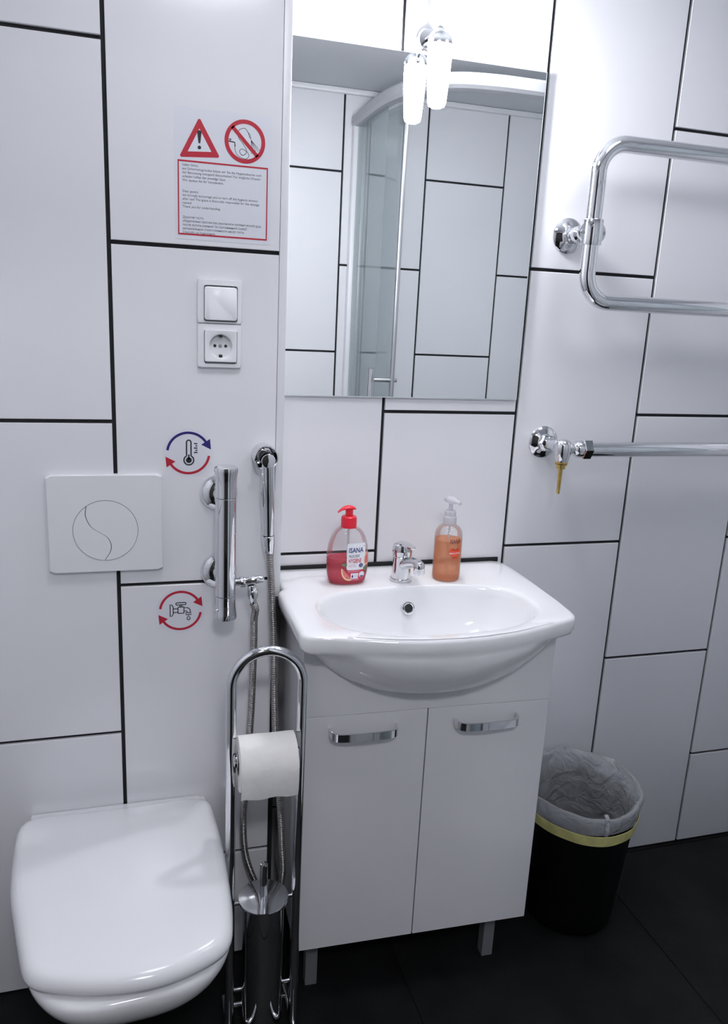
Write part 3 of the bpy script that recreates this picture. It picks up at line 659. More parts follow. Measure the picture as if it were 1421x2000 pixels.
def wr(radii, z, s=1.0, inset=0.0, cy=0.0, zf=None):
    out = []
    for i in range(NW):
        a = 2*math.pi*i/NW; r = max(0.0005, radii[i]*s-inset); x = SC[0]+r*math.cos(a); y = SC[1]+cy+r*math.sin(a)
        out.append((x, y, z+(zf(x, y) if zf else 0)))
    return out
ZS = 0.8440
def mixr(s): return [b+(o-b)*s for b, o in zip(sb, so)]
top = [wr(sb, 0.722, 0.10, cy=0.015), wr(sb, 0.724, 0.30, cy=0.013), wr(sb, 0.731, 0.52, cy=0.010), wr(sb, 0.746, 0.70, cy=0.006), wr(sb, 0.772, 0.84, cy=0.003), wr(sb, 0.802, 0.93, cy=0.001), wr(sb, 0.824, 0.975), wr(sb, 0.836, 1.0), wr(sb, 0.8415, 1.025), wr(sb, ZS-0.0004, 1.055)]
front = [0.006 if SC[1]+so[i]*math.sin(2*math.pi*i/NW) < 1.30 else 0.006 for i in range(NW)]
top += [wr(mixr(0.85), ZS), wr(so, ZS-0.0004, 1, 0.0075), wr(so, ZS-0.0030, 1, 0.0022), wr(so, ZS-0.0080, 1, 0.0), wr(so, ZS-0.027, 1, 0.0015), wr(so, ZS-0.0335, 1, 0.005)]
def ell(hw, yf_, yb2_, e=2.0):
    P = [(0.53+hw*math.copysign(abs(math.cos(a))**(2/e), math.cos(a)), (1.300+(yb2_-1.300)*abs(math.sin(a))**(2/e)) if math.sin(a) >= 0 else (1.300-(1.300-yf_)*abs(math.sin(a))**(2/e))) for a in [2*math.pi*i/160 for i in range(160)]]
    return outline_ray(P, SC, NW)
def mn(r): return [min(a, b-0.004) for a, b in zip(r, so)]
und = [wr(mn(ell(0.254, 1.146, 1.50, 2.3)), 0.806), wr(mn(ell(0.243, 1.150, 1.48, 2.15)), 0.786), wr(mn(ell(0.226, 1.160, 1.46)), 0.763), wr(mn(ell(0.200, 1.176, 1.44)), 0.740), wr(mn(ell(0.166, 1.198, 1.42)), 0.718), wr(mn(ell(0.122, 1.226, 1.40)), 0.700), wr(mn(ell(0.07, 1.255, 1.36)), 0.689), wr(mn(ell(0.004, 1.296, 1.304)), 0.686)]
obj('basin', rings(top+und), M['ceramic'], t, 60)
ovc = (0.5235, 1.4000, 0.8010); ovd = Vector((0.0, -0.93, 0.37))
obj('overflow_ring', lathe([(0.0085, -0.004), (0.0088, 0.0030), (0.0105, 0.0042), (0.0128, 0.0034), (0.0136, 0.0010), (0.0136, -0.003)], ovc, ovd, 32, cap=False), M['chrome'], t)
obj('overflow_hole', lathe([(0.0087, 0.0), (0.0, 0.0002)], ovc, ovd, 24), M['dark'], t)
obj('drain', lathe([(0.0210, 0.0), (0.0210, 0.003), (0.018, 0.0042), (0.010, 0.004), (0, 0.003)], (0.53, 1.316, 0.7225), (0, 0, 1), 28), M['chrome'], t)
obj('sealant_strip', box(0.2725, 0.7900, YR-0.0052, YR-0.0002, ZS-0.004, ZS+0.0065, 0.0012), M['grout'], t)
obj('sealant_strip', box(0.2590, 0.2690, 1.4275, 1.4405, ZS-0.0345, ZS-0.0190, 0.002), M['grout'], t)

# ------------------------------------------------------------------ washbasin tap
t = thing('basin_tap', 'chrome single-lever mixer tap standing on the washbasin', 'tap', (0.522, 1.452, ZS))
tx, ty, tz = 0.5225, 1.4520, ZS+0.0003
obj('base_ring', lathe([(0.0225, 0), (0.0232, 0.002), (0.0225, 0.0052), (0.0205, 0.0062)], (tx, ty, tz), seg=36), M['chrome'], t)
obj('body', lathe([(0.0202, 0.0062), (0.0198, 0.030), (0.0196, 0.0515), (0.0185, 0.0528)], (tx, ty, tz), seg=36), M['chrome'], t)
sd = Vector((0.10, -1, 0)).normalized(); q = Vector((tx, ty, tz))
spp = [q+sd*0.010+Vector((0, 0, 0.036)), q+sd*0.030+Vector((0, 0, 0.0445)), q+sd*0.052+Vector((0, 0, 0.0530)), q+sd*0.068+Vector((0, 0, 0.0565)), q+sd*0.078+Vector((0, 0, 0.0555))]
obj('spout', tube(smooth_path(spp, 5), [0.0125-0.0025*min(1, i/14) for i in range(21)], 20), M['chrome'], t)
obj('outlet', lathe([(0.0, 0.014), (0.006, 0.0135), (0.0095, 0.0105), (0.0112, 0.0050), (0.0115, -0.010), (0.0105, -0.0118), (0.0, -0.0115)], q+sd*0.080+Vector((0, 0, 0.0500)), seg=28), M['chrome'], t)
k = obj('handle_cap', lathe([(0.0178, 0.0532), (0.0200, 0.0538), (0.0204, 0.059), (0.0203, 0.068), (0.0185, 0.0755), (0.0130, 0.0795), (0.0, 0.0810)], (tx, ty, tz), seg=36), M['chrome'], t)
lv = [(0.0, -0.0125, 0.0125, 0.0800), (0.012, -0.0125, 0.0125, 0.0815), (0.028, -0.0105, 0.0105, 0.0822), (0.045, -0.0080, 0.0080, 0.0828), (0.056, -0.0055, 0.0055, 0.0832)]
sn = Vector((-sd.y, sd.x, 0)); rs = []
for d_, a, c_, z in lv:
    base_ = q+sd*(d_-0.006)
    rs.append([base_+sn*a+Vector((0, 0, z-0.004)), base_+sn*c_+Vector((0, 0, z-0.004)), base_+sn*c_+Vector((0, 0, z-0.001)), base_+sn*c_*0.7+Vector((0, 0, z)), base_+sn*a*0.7+Vector((0, 0, z)), base_+sn*a+Vector((0, 0, z-0.001))])
obj('lever', rings(rs), M['chrome'], k, 50)
obj('handle_screw', lathe([(0.0030, 0), (0.0026, 0.0012), (0, 0.0015)], q+sd*0.0196+Vector((0, 0, 0.060)), sd, 14), M['alu'], k)

# ------------------------------------------------------------------ vanity cabinet
ca = math.atan2(1.2405-1.2560, 0.770-0.2805)
CM = Matrix.Translation((0.2805, 1.2560, 0)) @ Matrix.Rotation(ca, 4, 'Z')
CW, CZ0, CZ1, CDT = 0.4897, 0.1535, 0.8090, 0.6585
CD = 0.285
t = thing('vanity_cabinet', 'white two-door vanity cabinet under the washbasin', 'cabinet', (0.525, 1.40, 0))
def cbx(x0, x1, y0, y1, z0, z1, r=0.0): return xform(box(x0, x1, y0, y1, z0, z1, r, 1), CM)
b = cbx(0, 0.016, 0.0175, CD, CZ0, CZ1); merge(b, cbx(CW-0.016, CW, 0.0175, CD, CZ0, CZ1)); merge(b, cbx(0.016, CW-0.016, 0.0175, CD, CZ0, CZ0+0.016)); merge(b, cbx(0.016, CW-0.016, CD-0.004, CD, CZ0+0.016, 0.68))
obj('body', b, M['cabinet'], t, 0)
cut = [(0.2495-h_, z_) for h_, z_ in ((0.2495, CZ1), (0.2440, 0.8070), (0.226, 0.786), (0.203, 0.763), (0.173, 0.740), (0.136, 0.718), (0.080, 0.703))]+[(0.2495, 0.6990)]+[(0.2495+h_, z_) for z_, h_ in ((0.703, 0.080), (0.718, 0.136), (0.740, 0.173), (0.763, 0.203), (0.786, 0.226), (0.8070, 0.2395), (CZ1, 0.2402))]
cutp = [(p.x, p.y) for p in smooth_path([Vector((a, c_, 0)) for a, c_ in cut], 4)]
fp = [(0, CDT+0.0012), (CW, CDT+0.0012)]+cutp[::-1]
obj('front_panel', xform(prism(fp, lambda x, z: (x, 0, z), lambda x, z: (x, 0.0165, z)), CM), M['cabinet'], t, 0)
for (x0, x1, hx0, hx1) in ((0.0, 0.2390, 0.052, 0.178), (0.2412, CW, 0.295, 0.421)):
    d = obj('door', cbx(x0, x1, 0, 0.0165, CZ0, CDT, 0.0008), M['cabinet'], t, 0)
    z0, hh = 0.6275, 0.0085
    prof = [(hx0, 0.0, 0), (hx0+0.0015, -0.014, 0), (hx0+0.008, -0.0225, 0), (hx0+0.020, -0.0265, 0), ((hx0+hx1)/2, -0.0285, 0), (hx1-0.020, -0.0265, 0), (hx1-0.008, -0.0225, 0), (hx1-0.0015, -0.014, 0), (hx1, 0.0, 0)]
    pp = smooth_path([Vector(p) for p in prof], 5); rs = []
    for i, p in enumerate(pp):
        a, c_ = pp[max(0, i-1)], pp[min(len(pp)-1, i+1)]; tt = (c_-a).normalized(); nn = Vector((tt.y, -tt.x, 0))
        o_, i_ = p+nn*0.0022, p-nn*0.0022
        rs.append([(o_.x, o_.y, z0-hh+0.001), (o_.x, o_.y, z0+hh-0.001), (p.x, p.y, z0+hh), (i_.x, i_.y, z0+hh-0.001), (i_.x, i_.y, z0-hh+0.001), (p.x, p.y, z0-hh)])
    obj('handle', xform(rings(rs), CM), M['chrome'], d, 50)
for (x0, y0) in ((0.036, 0.066), (CW-0.056, 0.066), (0.036, 0.225), (CW-0.056, 0.225)):
    obj('leg', cbx(x0, x0+0.025, y0, y0+0.025, 0.0002, CZ0-0.0002, 0.001), M['grey_leg'], t, 0)

# ------------------------------------------------------------------ toilet roll and brush stand
GX0, GX1, GY, GR = 0.1515, 0.2760, 1.2410, 0.0090
t = thing('roll_and_brush_stand', 'chrome arched floor stand for toilet roll and brush between toilet and cabinet', 'stand', (0.213, GY, 0))
gc, gr_ = (GX0+GX1)/2, (GX1-GX0)/2
ZT = 0.812-0.0090-gr_
archp = [(GX0, GY, 0.0125), (GX0, GY, ZT*0.5)]+[(gc-gr_*math.cos(math.pi*i/24), GY, ZT+gr_*math.sin(math.pi*i/24)) for i in range(25)]+[(GX1, GY, ZT*0.5), (GX1, GY, 0.0125)]
obj('arched_frame', tube(archp, GR, 20), M['chrome'], t, 60)
for x in (GX0, GX1):
    obj('foot', tube(fillet([(x, GY-0.085, 0.0065), (x, GY-0.075, 0.0065), (x, GY+0.075, 0.0065), (x, GY+0.085, 0.0065)], 0.01), 0.006, 14), M['chrome'], t)
obj('cross_bar', cyl((GX0, GY+0.06, 0.0065), (GX1, GY+0.06, 0.0065), 0.0055), M['chrome'], t)
obj('roll_bar', cyl((GX0+0.006, GY, 0.600), (GX1-0.006, GY, 0.600), 0.0075), M['chrome'], t)
for x in (GX0+0.0088, GX1-0.0108): obj('roll_end_cap', cyl((x, GY, 0.600), (x+0.002, GY, 0.600), 0.0145), M['chrome'], t)
for x0, x1 in ((GX0+0.006, GX0+0.0232), (GX1-0.0232, GX1-0.006)):
    for z in (0.3000, 0.105): obj('holder_pin', cyl((x0, GY, z), (x1, GY, z), 0.0035), M['chrome'], t)

t = thing('toilet_brush', 'closed chrome cylinder of the toilet brush with upright handle', 'toilet brush', (gc, GY, 0.03))
obj('container', lathe([(0.0, 0.030), (0.036, 0.030), (0.0385, 0.0325), (0.0390, 0.036), (0.0390, 0.3020)], (gc, GY, 0), seg=48), M['chrome'], t)
obj('lid', lathe([(0.0388, 0.3022), (0.0465, 0.3030), (0.0470, 0.3052), (0.0462, 0.3072), (0.030, 0.3098), (0.012, 0.3120), (0.0, 0.3122)], (gc, GY, 0), seg=48), M['chrome'], t)
obj('handle', lathe([(0.0078, 0.3122), (0.0074, 0.320), (0.0074, 0.374), (0.0066, 0.378), (0.0, 0.3790)], (gc, GY, 0), seg=24), M['chrome'], t)

t = thing('toilet_roll', 'white toilet roll hanging on the chrome floor stand', 'toilet roll', (gc, GY, 0.545))
RX0, RX1, RR = GX0+0.0115, GX1-0.0120, 0.0485
rc = (GY-0.004, 0.5935)
def roll_ring(x, r0, wob=0.0):
    out = []
    for i in range(64):
        a = 2*math.pi*i/64; r = r0+wob*math.sin(3*a+x*90)
        out.append((x, rc[0]+r*math.cos(a), rc[1]+r*math.sin(a)))
    return out
n = 8
rr = [roll_ring(RX0, 0.0205), roll_ring(RX0, 0.0470), roll_ring(RX0+0.0012, RR)]+[roll_ring(RX0+0.0012+(RX1-RX0-0.0024)*i/n, RR, 0.0004) for i in range(1, n)]+[roll_ring(RX1-0.0012, RR), roll_ring(RX1, 0.0470), roll_ring(RX1, 0.0205), roll_ring(RX0, 0.0205)]
obj('paper', rings(rr, False, False), M['paper'], t, 50)
obj('core', rings([roll_ring(RX0+0.0004, 0.0203), roll_ring(RX1-0.0004, 0.0203), roll_ring(RX1-0.0004, 0.0192), roll_ring(RX0+0.0004, 0.0192), roll_ring(RX0+0.0004, 0.0203)], False, False), M['card'], t)
tail = []
for i in range(13):
    a = math.radians(75+105*i/12); tail.append((rc[0]+(RR+0.0009)*math.cos(a), rc[1]+(RR+0.0009)*math.sin(a)))
tail += [(rc[0]-RR-0.0004, 0.578), (rc[0]-RR+0.0012, 0.562), (rc[0]-RR+0.0045, 0.5475)]
rs = []
for x in [RX0+0.0006+(RX1-RX0-0.0012)*i/10 for i in range(11)]:
    wv = 0.0016*math.sin(x*120)
    L = [(x, y, z+(wv if j == len(tail)-1 else 0)) for j, (y, z) in enumerate(tail)]
    rs.append(L+[(x, y+0.0007, z+0.0001) for x, y, z in L[::-1]])
obj('loose_end', rings(rs), M['paper'], t, 50)

# ------------------------------------------------------------------ heated towel rail
t = thing('towel_rail', 'chrome serpentine heated towel rail on the wall right of the mirror', 'towel rail', (1.2, YR, 1.1))
PY, PR = YR-0.088, 0.0160
pth = fillet([(0.9405, PY, 1.1125), (1.43, PY, 1.1125), (1.43, PY, 1.4180), (0.8870, PY, 1.4180), (0.8870, PY, 1.7190), (1.43, PY, 1.7190), (1.43, YR-0.012, 1.7190)], 0.055, 12)
obj('pipe', tube(pth, PR, 28), M['chrome'], t, 60)
def hexnut(c, d, r, h): return lathe([(r*0.92, 0), (r, 0.0012), (r, h-0.0012), (r*0.92, h)], c, d, 6)
def flange(c): return lathe([(0.0355, 0.0), (0.0355, 0.0018), (0.0335, 0.0040), (0.026, 0.0080), (0.0205, 0.0110), (0.0170, 0.0130)], c, (0, -1, 0), 40)
c1 = Vector((0.8840, YR-0.0003, 1.5510))
obj('flange', flange(c1), M['chrome'], t)
obj('bracket_nut', hexnut(c1+Vector((0, -0.0125, 0)), (0, -1, 0), 0.0195, 0.012), M['chrome'], t, 20)
obj('bracket_stem', lathe([(0.0120, 0.0245), (0.0150, 0.030), (0.0165, 0.038), (0.0150, 0.046), (0.0105, 0.050), (0.0095, 0.060), (0.0110, 0.072)], c1, (0.02, -1, 0), 28), M['chrome'], t)
cl = obj('pipe_clamp', lathe([(0.0163, -0.0245), (0.0203, -0.0242), (0.0208, -0.0230), (0.0208, 0.0230), (0.0203, 0.0242), (0.0163, 0.0245)], (0.8870, PY, 1.5510), (0, 0, 1), 32, cap=False), M['chrome'], t)
for s in (-1, 1):
    obj('clamp_lug', prism([(0, -0.021), (0, 0.021), (0.009, 0.010), (0.0115, 0.0), (0.009, -0.010)], lambda a, z: (0.8870+s*(0.0180+a), PY-0.0035, 1.5510+z), lambda a, z: (0.8870+s*(0.0180+a), PY+0.0035, 1.5510+z)), M['chrome'], cl, 25)
    obj('clamp_screw', lathe([(0.0040, 0), (0.0036, 0.0016), (0.0015, 0.0018), (0.0012, 0.0008), (0, 0.0007)], (0.8870+s*0.0235, PY-0.0036, 1.5510), (0, -1, 0), 14), M['alu'], cl)
c2 = Vector((0.8760, YR-0.0003, 1.1150))
obj('flange', flange(c2), M['chrome'], t)
obj('valve_nut', hexnut(c2+Vector((0, -0.0125, 0)), (0, -1, 0), 0.0185, 0.016), M['chrome'], t, 20)
obj('valve_neck', lathe([(0.0125, 0.028), (0.0120, 0.050), (0.0135, 0.070)], c2, (0, -1, 0), 26), M['chrome'], t)
vb = Vector((0.8760, PY+0.001, 1.1140))
obj('valve_body', lathe([(0.0, 0.0215), (0.009, 0.0205), (0.0150, 0.0165), (0.0185, 0.0095), (0.0190, 0.0), (0.0175, -0.013), (0.0155, -0.022), (0.0145, -0.0245), (0.0145, -0.0270)], vb, (0, 0, 1), 32), M['chrome'], t)
obj('valve_branch', lathe([(0.0125, 0.010), (0.0110, 0.021), (0.0105, 0.024), (0.0150, 0.0275), (0.0185, 0.033), (0.0195, 0.040), (0.0190, 0.0445)], vb, (1, 0, 0), 30), M['chrome'], t)
obj('union_nut', hexnut(vb+Vector((0.0435, 0, 0)), (1, 0, 0), 0.0230, 0.0200), M['chrome'], t, 20)
st = obj('brass_bush', lathe([(0.0138, -0.0273), (0.0138, -0.0312), (0.0105, -0.0316), (0.0130, -0.0325), (0.0130, -0.0345), (0.0100, -0.0350), (0.0095, -0.0425), (0.0088, -0.0430)], vb, (0, 0, 1), 24), M['brass'], t, 30)
obj('brass_stem', lathe([(0.0048, -0.0432), (0.0046, -0.060), (0.0040, -0.080), (0.0038, -0.0960), (0.0030, -0.0980), (0, -0.0982)], vb, (0, 0, 1), 16), M['brass'], st)
obj('flange', flange(Vector((1.43, YR-0.0003, 1.7190))), M['chrome'], t)

# ------------------------------------------------------------------ waste bin with liner bag
BC = Vector((0.985, 1.4080, 0))
t = thing('waste_bin', 'black round waste bin with tapering sides on the floor beside the cabinet', 'bin', BC)
obj('body', lathe([(0.0, 0.0003), (0.094, 0.0003), (0.101, 0.004), (0.1045, 0.012), (0.1275, 0.292), (0.1300, 0.296), (0.1300, 0.300), (0.1260, 0.300), (0.1240, 0.296), (0.1010, 0.016), (0.0, 0.012)], BC, seg=56, cap=False), M['black'], t, 40)
t2 = thing('bin_bag', 'translucent bag with yellow hem folded over the rim of the waste bin', 'bag', BC+Vector((0, 0, 0.03)))
NBg = 96
def wob(a, z, amp):
    return amp*(math.sin(3*a+1.2+z*22)*0.5+math.sin(7*a+z*31)*0.30+math.sin(13*a+2.0-z*17)*0.20)
def bag_ring(r, z, amp, za=0.0, ph=0.0):
    out = []
    for i in range(NBg):
        a = 2*math.pi*i/NBg; rr_ = r+wob(a+ph, z, amp)
        x, y = BC.x+rr_*math.cos(a), BC.y+rr_*math.sin(a)
        # the rear leans up against the wall, folds sink towards the front right
        zz = z+za*(0.65*math.sin(a)+0.25*math.sin(2*a+0.6)+0.18*math.sin(5*a+0.4))
        out.append((x, min(y, YR-0.004), zz))
    return out
outer = [bag_ring(0.1330, 0.292, 0.002), bag_ring(0.1350, 0.302, 0.003), bag_ring(0.1370, 0.312, 0.0045, 0.002), bag_ring(0.1382, 0.322, 0.005, 0.006), bag_ring(0.1380, 0.332, 0.005, 0.010), bag_ring(0.1355, 0.3395, 0.005, 0.012), bag_ring(0.1320, 0.3415, 0.005, 0.013)]
inner = [bag_ring(0.1270, 0.3385, 0.0055, 0.012), bag_ring(0.1225, 0.3280, 0.008, 0.010, 0.1), bag_ring(0.1180, 0.312, 0.009, 0.006, 0.5), bag_ring(0.1130, 0.272, 0.006, 0.002, 0.8), bag_ring(0.1080, 0.20, 0.005, 0, 1.2), bag_ring(0.1020, 0.12, 0.005, 0, 1.6), bag_ring(0.088, 0.045, 0.004, 0, 2.0), bag_ring(0.04, 0.030, 0.002), bag_ring(0.005, 0.029, 0.0)]
obj('film', rings(outer+inner, False, True), M['bag'], t2, 70)
hem = []
for z, dr in ((0.292, 0.0), (0.2915, 0.0016), (0.279, 0.0016), (0.2665, 0.0006), (0.2660, -0.0004), (0.279, 0.0004), (0.292, 0.0)):
    hem.append([(x+dr*math.cos(2*math.pi*i/NBg), y+dr*math.sin(2*math.pi*i/NBg), zz+0.004*math.sin(2*2*math.pi*i/NBg+1.0)) for i, (x, y, zz) in enumerate(bag_ring(0.1316+(z-0.266)*0.09, z, 0.0016))])
obj('hem', rings(hem, False, False), M['hem'], t2, 50)
fa = math.radians(-97)
fold = []
for k_ in range(9):
    z = 0.295+0.055*k_/8; rr_ = 0.1385+0.003*math.sin(k_*0.7)-(0.010 if k_ == 8 else 0)
    fold.append([Vector((BC.x+(rr_+d2_)*math.cos(fa+e), BC.y+(rr_+d2_)*math.sin(fa+e), z-0.010*(k_/8))) for e, d2_ in ((-0.034, 0), (-0.02, 0.0022), (0.02, 0.0022), (0.034, 0), (0.0, -0.0006))])
obj('fold', rings(fold), M['bag'], t2, 60)

# ------------------------------------------------------------------ soap bottles
class Bottle:
    """superellipse-section bottle: prof = (z, half width, half depth); local frame turned by ang about z"""
    def __init__(s, prof, c, ang, e):
        s.prof, s.c, s.ang, s.e = prof, Vector(c), ang, e
    def at(s, z):
        P = s.prof
        if z <= P[0][0]: return P[0][1:]
        for (z0, a0, b0), (z1, a1, b1) in zip(P, P[1:]):
            if z <= z1:
                k = (z-z0)/(z1-z0) if z1 > z0 else 0
                return a0+(a1-a0)*k, b0+(b1-b0)*k
        return P[-1][1:]
    def world(s, x, y, z):
        c_, s_ = math.cos(s.ang), math.sin(s.ang)
        return s.c+Vector((x*c_-y*s_, x*s_+y*c_, z))
    def ring(s, z, inset=0.0, n=56):
        a, b = s.at(z); a, b = max(a-inset, 0.0003), max(b-inset, 0.0003); out = []
        for i in range(n):
            t_ = 2*math.pi*i/n; ct, st_ = math.cos(t_), math.sin(t_)
            out.append(s.world(a*math.copysign(abs(ct)**(2/s.e), ct), b*math.copysign(abs(st_)**(2/s.e), st_), z))
        return out
    def front(s, d):
        def f(x, z):
            a, b = s.at(z); k = min(0.999, abs(x)/a)
            y = -b*(1-k**s.e)**(1/s.e)
            return s.world(x*(1+d/a*k), y-d, z)
        return f
def grid(x0, x1, z0, z1, f, n=10, m=8, r=0.0):
    """label field following the bottle; rounded by leaving out corners"""
    b = bmesh.new(); V = {}
    for i in range(n+1):
        for j in range(m+1):
            x, z = x0+(x1-x0)*i/n, z0+(z1-z0)*j/m
            if r:
                dx = max(0, r-(x-x0), r-(x1-x)); dz = max(0, r-(z-z0), r-(z1-z))
                if dx > 0 and dz > 0:
                    L = math.hypot(dx, dz)
                    if L > r: sx_ = 1-r/L; x += (dx*sx_ if x < (x0+x1)/2 else -dx*sx_); z += (dz*sx_ if z < (z0+z1)/2 else -dz*sx_)
            V[i, j] = b.verts.new(f(x, z))
    for i in range(n):
        for j in range(m): b.faces.new((V[i, j], V[i+1, j], V[i+1, j+1], V[i, j+1]))
    return b
def fan(poly, f, rings_=3):
    """2-D star-shaped polygon laid on the bottle"""
    cx = sum(p[0] for p in poly)/len(poly); cz = sum(p[1] for p in poly)/len(poly)
    b = bmesh.new(); vs2 = [[b.verts.new(f(cx+(x-cx)*k/rings_, cz+(z-cz)*k/rings_)) for x, z in poly] for k in range(1, rings_+1)]
    c_ = b.verts.new(f(cx, cz)); n = len(poly)
    for i in range(n):
        j = (i+1) % n; b.faces.new((c_, vs2[0][i], vs2[0][j]))
        for A, B in zip(vs2, vs2[1:]): b.faces.new((A[i], B[i], B[j], A[j]))
    return b

# red soap
ZD = ZS+0.0004
B1 = Bottle([(0.0, 0.0330, 0.0190), (0.0015, 0.0355, 0.0212), (0.006, 0.0385, 0.0235), (0.022, 0.0418, 0.0258), (0.045, 0.0432, 0.0265), (0.060, 0.0425, 0.0260), (0.078, 0.0402, 0.0248), (0.090, 0.0370, 0.0235), (0.098, 0.0340, 0.0222), (0.104, 0.0308, 0.0208), (0.110, 0.0258, 0.0185), (0.1145, 0.0195, 0.0160), (0.117, 0.0140, 0.0140)], (0.4070, 1.4550, ZD), math.radians(1), 2.3)
t = thing('red_soap_bottle', 'oval clear pump bottle of red soap with bright red pump on the washbasin', 'soap bottle', B1.c)
zz = [0.0, 0.0015, 0.006, 0.014, 0.022, 0.034, 0.045, 0.060, 0.070, 0.078, 0.086, 0.094, 0.099, 0.104, 0.110, 0.1145, 0.117]
obj('bottle', rings([B1.ring(z) for z in zz], True, False), M['clear'], t, 60)
obj('liquid', rings([B1.ring(z, 0.0014) for z in (0.0018, 0.006, 0.014, 0.022, 0.034, 0.045, 0.054)]), M['liquid_red'], t, 60)
p0 = B1.c
k = obj('pump_collar', lathe([(0.0150, 0.1150), (0.0158, 0.1155), (0.0158, 0.1320), (0.0150, 0.1365), (0.0125, 0.1385), (0.0085, 0.1390)], p0, seg=36), M['pumpred'], t)
obj('pump_stem', lathe([(0.0075, 0.1392), (0.0075, 0.1515)], p0, seg=24), M['pumpred'], t)
nd = Vector((-1, -0.10, 0)).normalized(); nw = Vector((nd.y, -nd.x, 0)); rs = []
for d_, w_, z0, z1 in ((-0.0135, 0.0035, 0.1515, 0.1530), (-0.011, 0.0075, 0.1505, 0.1560), (-0.005, 0.0092, 0.1505, 0.1590), (0.003, 0.0092, 0.1505, 0.1595), (0.010, 0.0080, 0.1510, 0.1580), (0.016, 0.0058, 0.1500, 0.1545), (0.0205, 0.0042, 0.1475, 0.1510), (0.0235, 0.0030, 0.1450, 0.1475)):
    c_ = p0+nd*d_
    rs.append([c_+nw*(w_*math.cos(a))+Vector((0, 0, (z0+z1)/2+(z1-z0)/2*math.sin(a))) for a in [2*math.pi*i/16 for i in range(16)]])
obj('pump_head', rings(rs), M['pumpred'], t, 60)
obj('dip_tube', cyl(p0+Vector((0, 0, 0.012)), p0+Vector((0, 0, 0.114)), 0.0024, seg=12), M['whiteclear'], t)
fl1 = lambda d: B1.front(d)
lb = obj('label', grid(-0.0085, 0.0315, 0.0330, 0.0875, fl1(0.0003), 12, 12, 0.004), M['labelwhite'], t, 60)
obj('lettering', text_bm("ISANA", -0.0050, 0.0690, fl1(0.0006), width=0.0305, height=0.0098, bold=True), M['navy'], lb, 0)
obj('lettering', text_bm("MILDE SEIFE", -0.0050, 0.0590, fl1(0.0006), width=0.0225, height=0.0055), M['inktext'], lb, 0)
obj('lettering', text_bm("HYGIENE", -0.0050, 0.0480, fl1(0.0006), width=0.0265, height=0.0085, bold=True), M['crimson'], lb, 0)
obj('lettering', text_bm("AKTIV", -0.0050, 0.0385, fl1(0.0006), width=0.0165, height=0.0068), M['pink'], lb, 0)
obj('brand_leaf', fan([(0.0270, 0.0790), (0.0285, 0.0800), (0.0290, 0.0825), (0.0275, 0.0812)], fl1(0.0006), 1), M['crimson'], lb, 0)
obj('blue_seal', fan(disc(0.0215, 0.0420, 0.0042, 20)[0], fl1(0.0007)), M['navy'], lb, 0)
obj('lettering', text_bm("2", 0.0203, 0.0402, fl1(0.0009), height=0.0036, bold=True), M['labelwhite'], lb, 0)
obj('red_banner', grid(-0.0070, 0.0290, 0.0100, 0.0328, fl1(0.00025), 12, 6, 0.002), M['crimson'], t, 60)
obj('lettering', text_bm("MIT GRAPEFRUITDUFT", -0.0045, 0.0292, fl1(0.0005), width=0.0235, height=0.0020), M['labelwhite'], lb, 0)
obj('white_badge', grid(0.0010, 0.0165, 0.0145, 0.0262, fl1(0.0005), 6, 4), M['labelwhite'], t, 60)
obj('drop_emblem', fan([(0.0045, 0.0240), (0.0062, 0.0205), (0.0064, 0.0180), (0.0045, 0.0164), (0.0026, 0.0180), (0.0028, 0.0205)], fl1(0.0008), 1), M['navy'], t, 0)
obj('badge_lines', text_bm("==", 0.0082, 0.0160, fl1(0.0008), width=0.0072, height=0.0095), M['pink'], t, 0)
obj('round_badge', fan(disc(0.0240, 0.0225, 0.0062, 24)[0], fl1(0.0006)), M['labelwhite'], t, 0)
obj('badge_stripe', fan([(0.0200, 0.0200), (0.0280, 0.0200), (0.0262, 0.0174), (0.0240, 0.0168), (0.0218, 0.0174)], fl1(0.0009), 1), M['navy'], t, 0)
obj('lettering', text_bm("FEUCHTIGKEIT", -0.0005, 0.0112, fl1(0.0005), width=0.0190, height=0.0022), M['labelwhite'], t, 0)
def slice_poly(cx, cz, r, a0, a1, sq=1.0): return [(cx+r*sq*math.cos(math.radians(a0+(a1-a0)*i/18)), cz+r*math.sin(math.radians(a0+(a1-a0)*i/18))) for i in range(19)]
obj('grapefruit_rind', fan(slice_poly(-0.0020, 0.0320, 0.0215, 165, 290, 0.78), fl1(0.0007), 2), M['rind'], t, 0)
obj('grapefruit_flesh', fan(slice_poly(-0.0020, 0.0320, 0.0180, 168, 287, 0.78), fl1(0.0010), 2), M['grape'], t, 0)
obj('leaf', fan([(-0.0190, 0.0470), (-0.0085, 0.0480), (-0.0075, 0.0435), (-0.0105, 0.0390), (-0.0170, 0.0430)], fl1(0.0009), 1), M['leaf'], t, 0)
obj('grapefruit_rind', fan([(0.0345, 0.0700), (0.0385, 0.0600), (0.0390, 0.0450), (0.0340, 0.0395), (0.0280, 0.0440), (0.0285, 0.0580)], fl1(0.0007), 2), M['rind'], t, 0)
obj('grapefruit_flesh', fan([(0.0345, 0.0665), (0.0370, 0.0590), (0.0376, 0.0475), (0.0340, 0.0440), (0.0295, 0.0470), (0.0300, 0.0575)], fl1(0.0010), 2), M['grape'], t, 0)
obj('leaf', fan([(0.0270, 0.0385), (0.0350, 0.0390), (0.0345, 0.0310), (0.0310, 0.0285), (0.0275, 0.0320)], fl1(0.0010), 1), M['leaf'], t, 0)

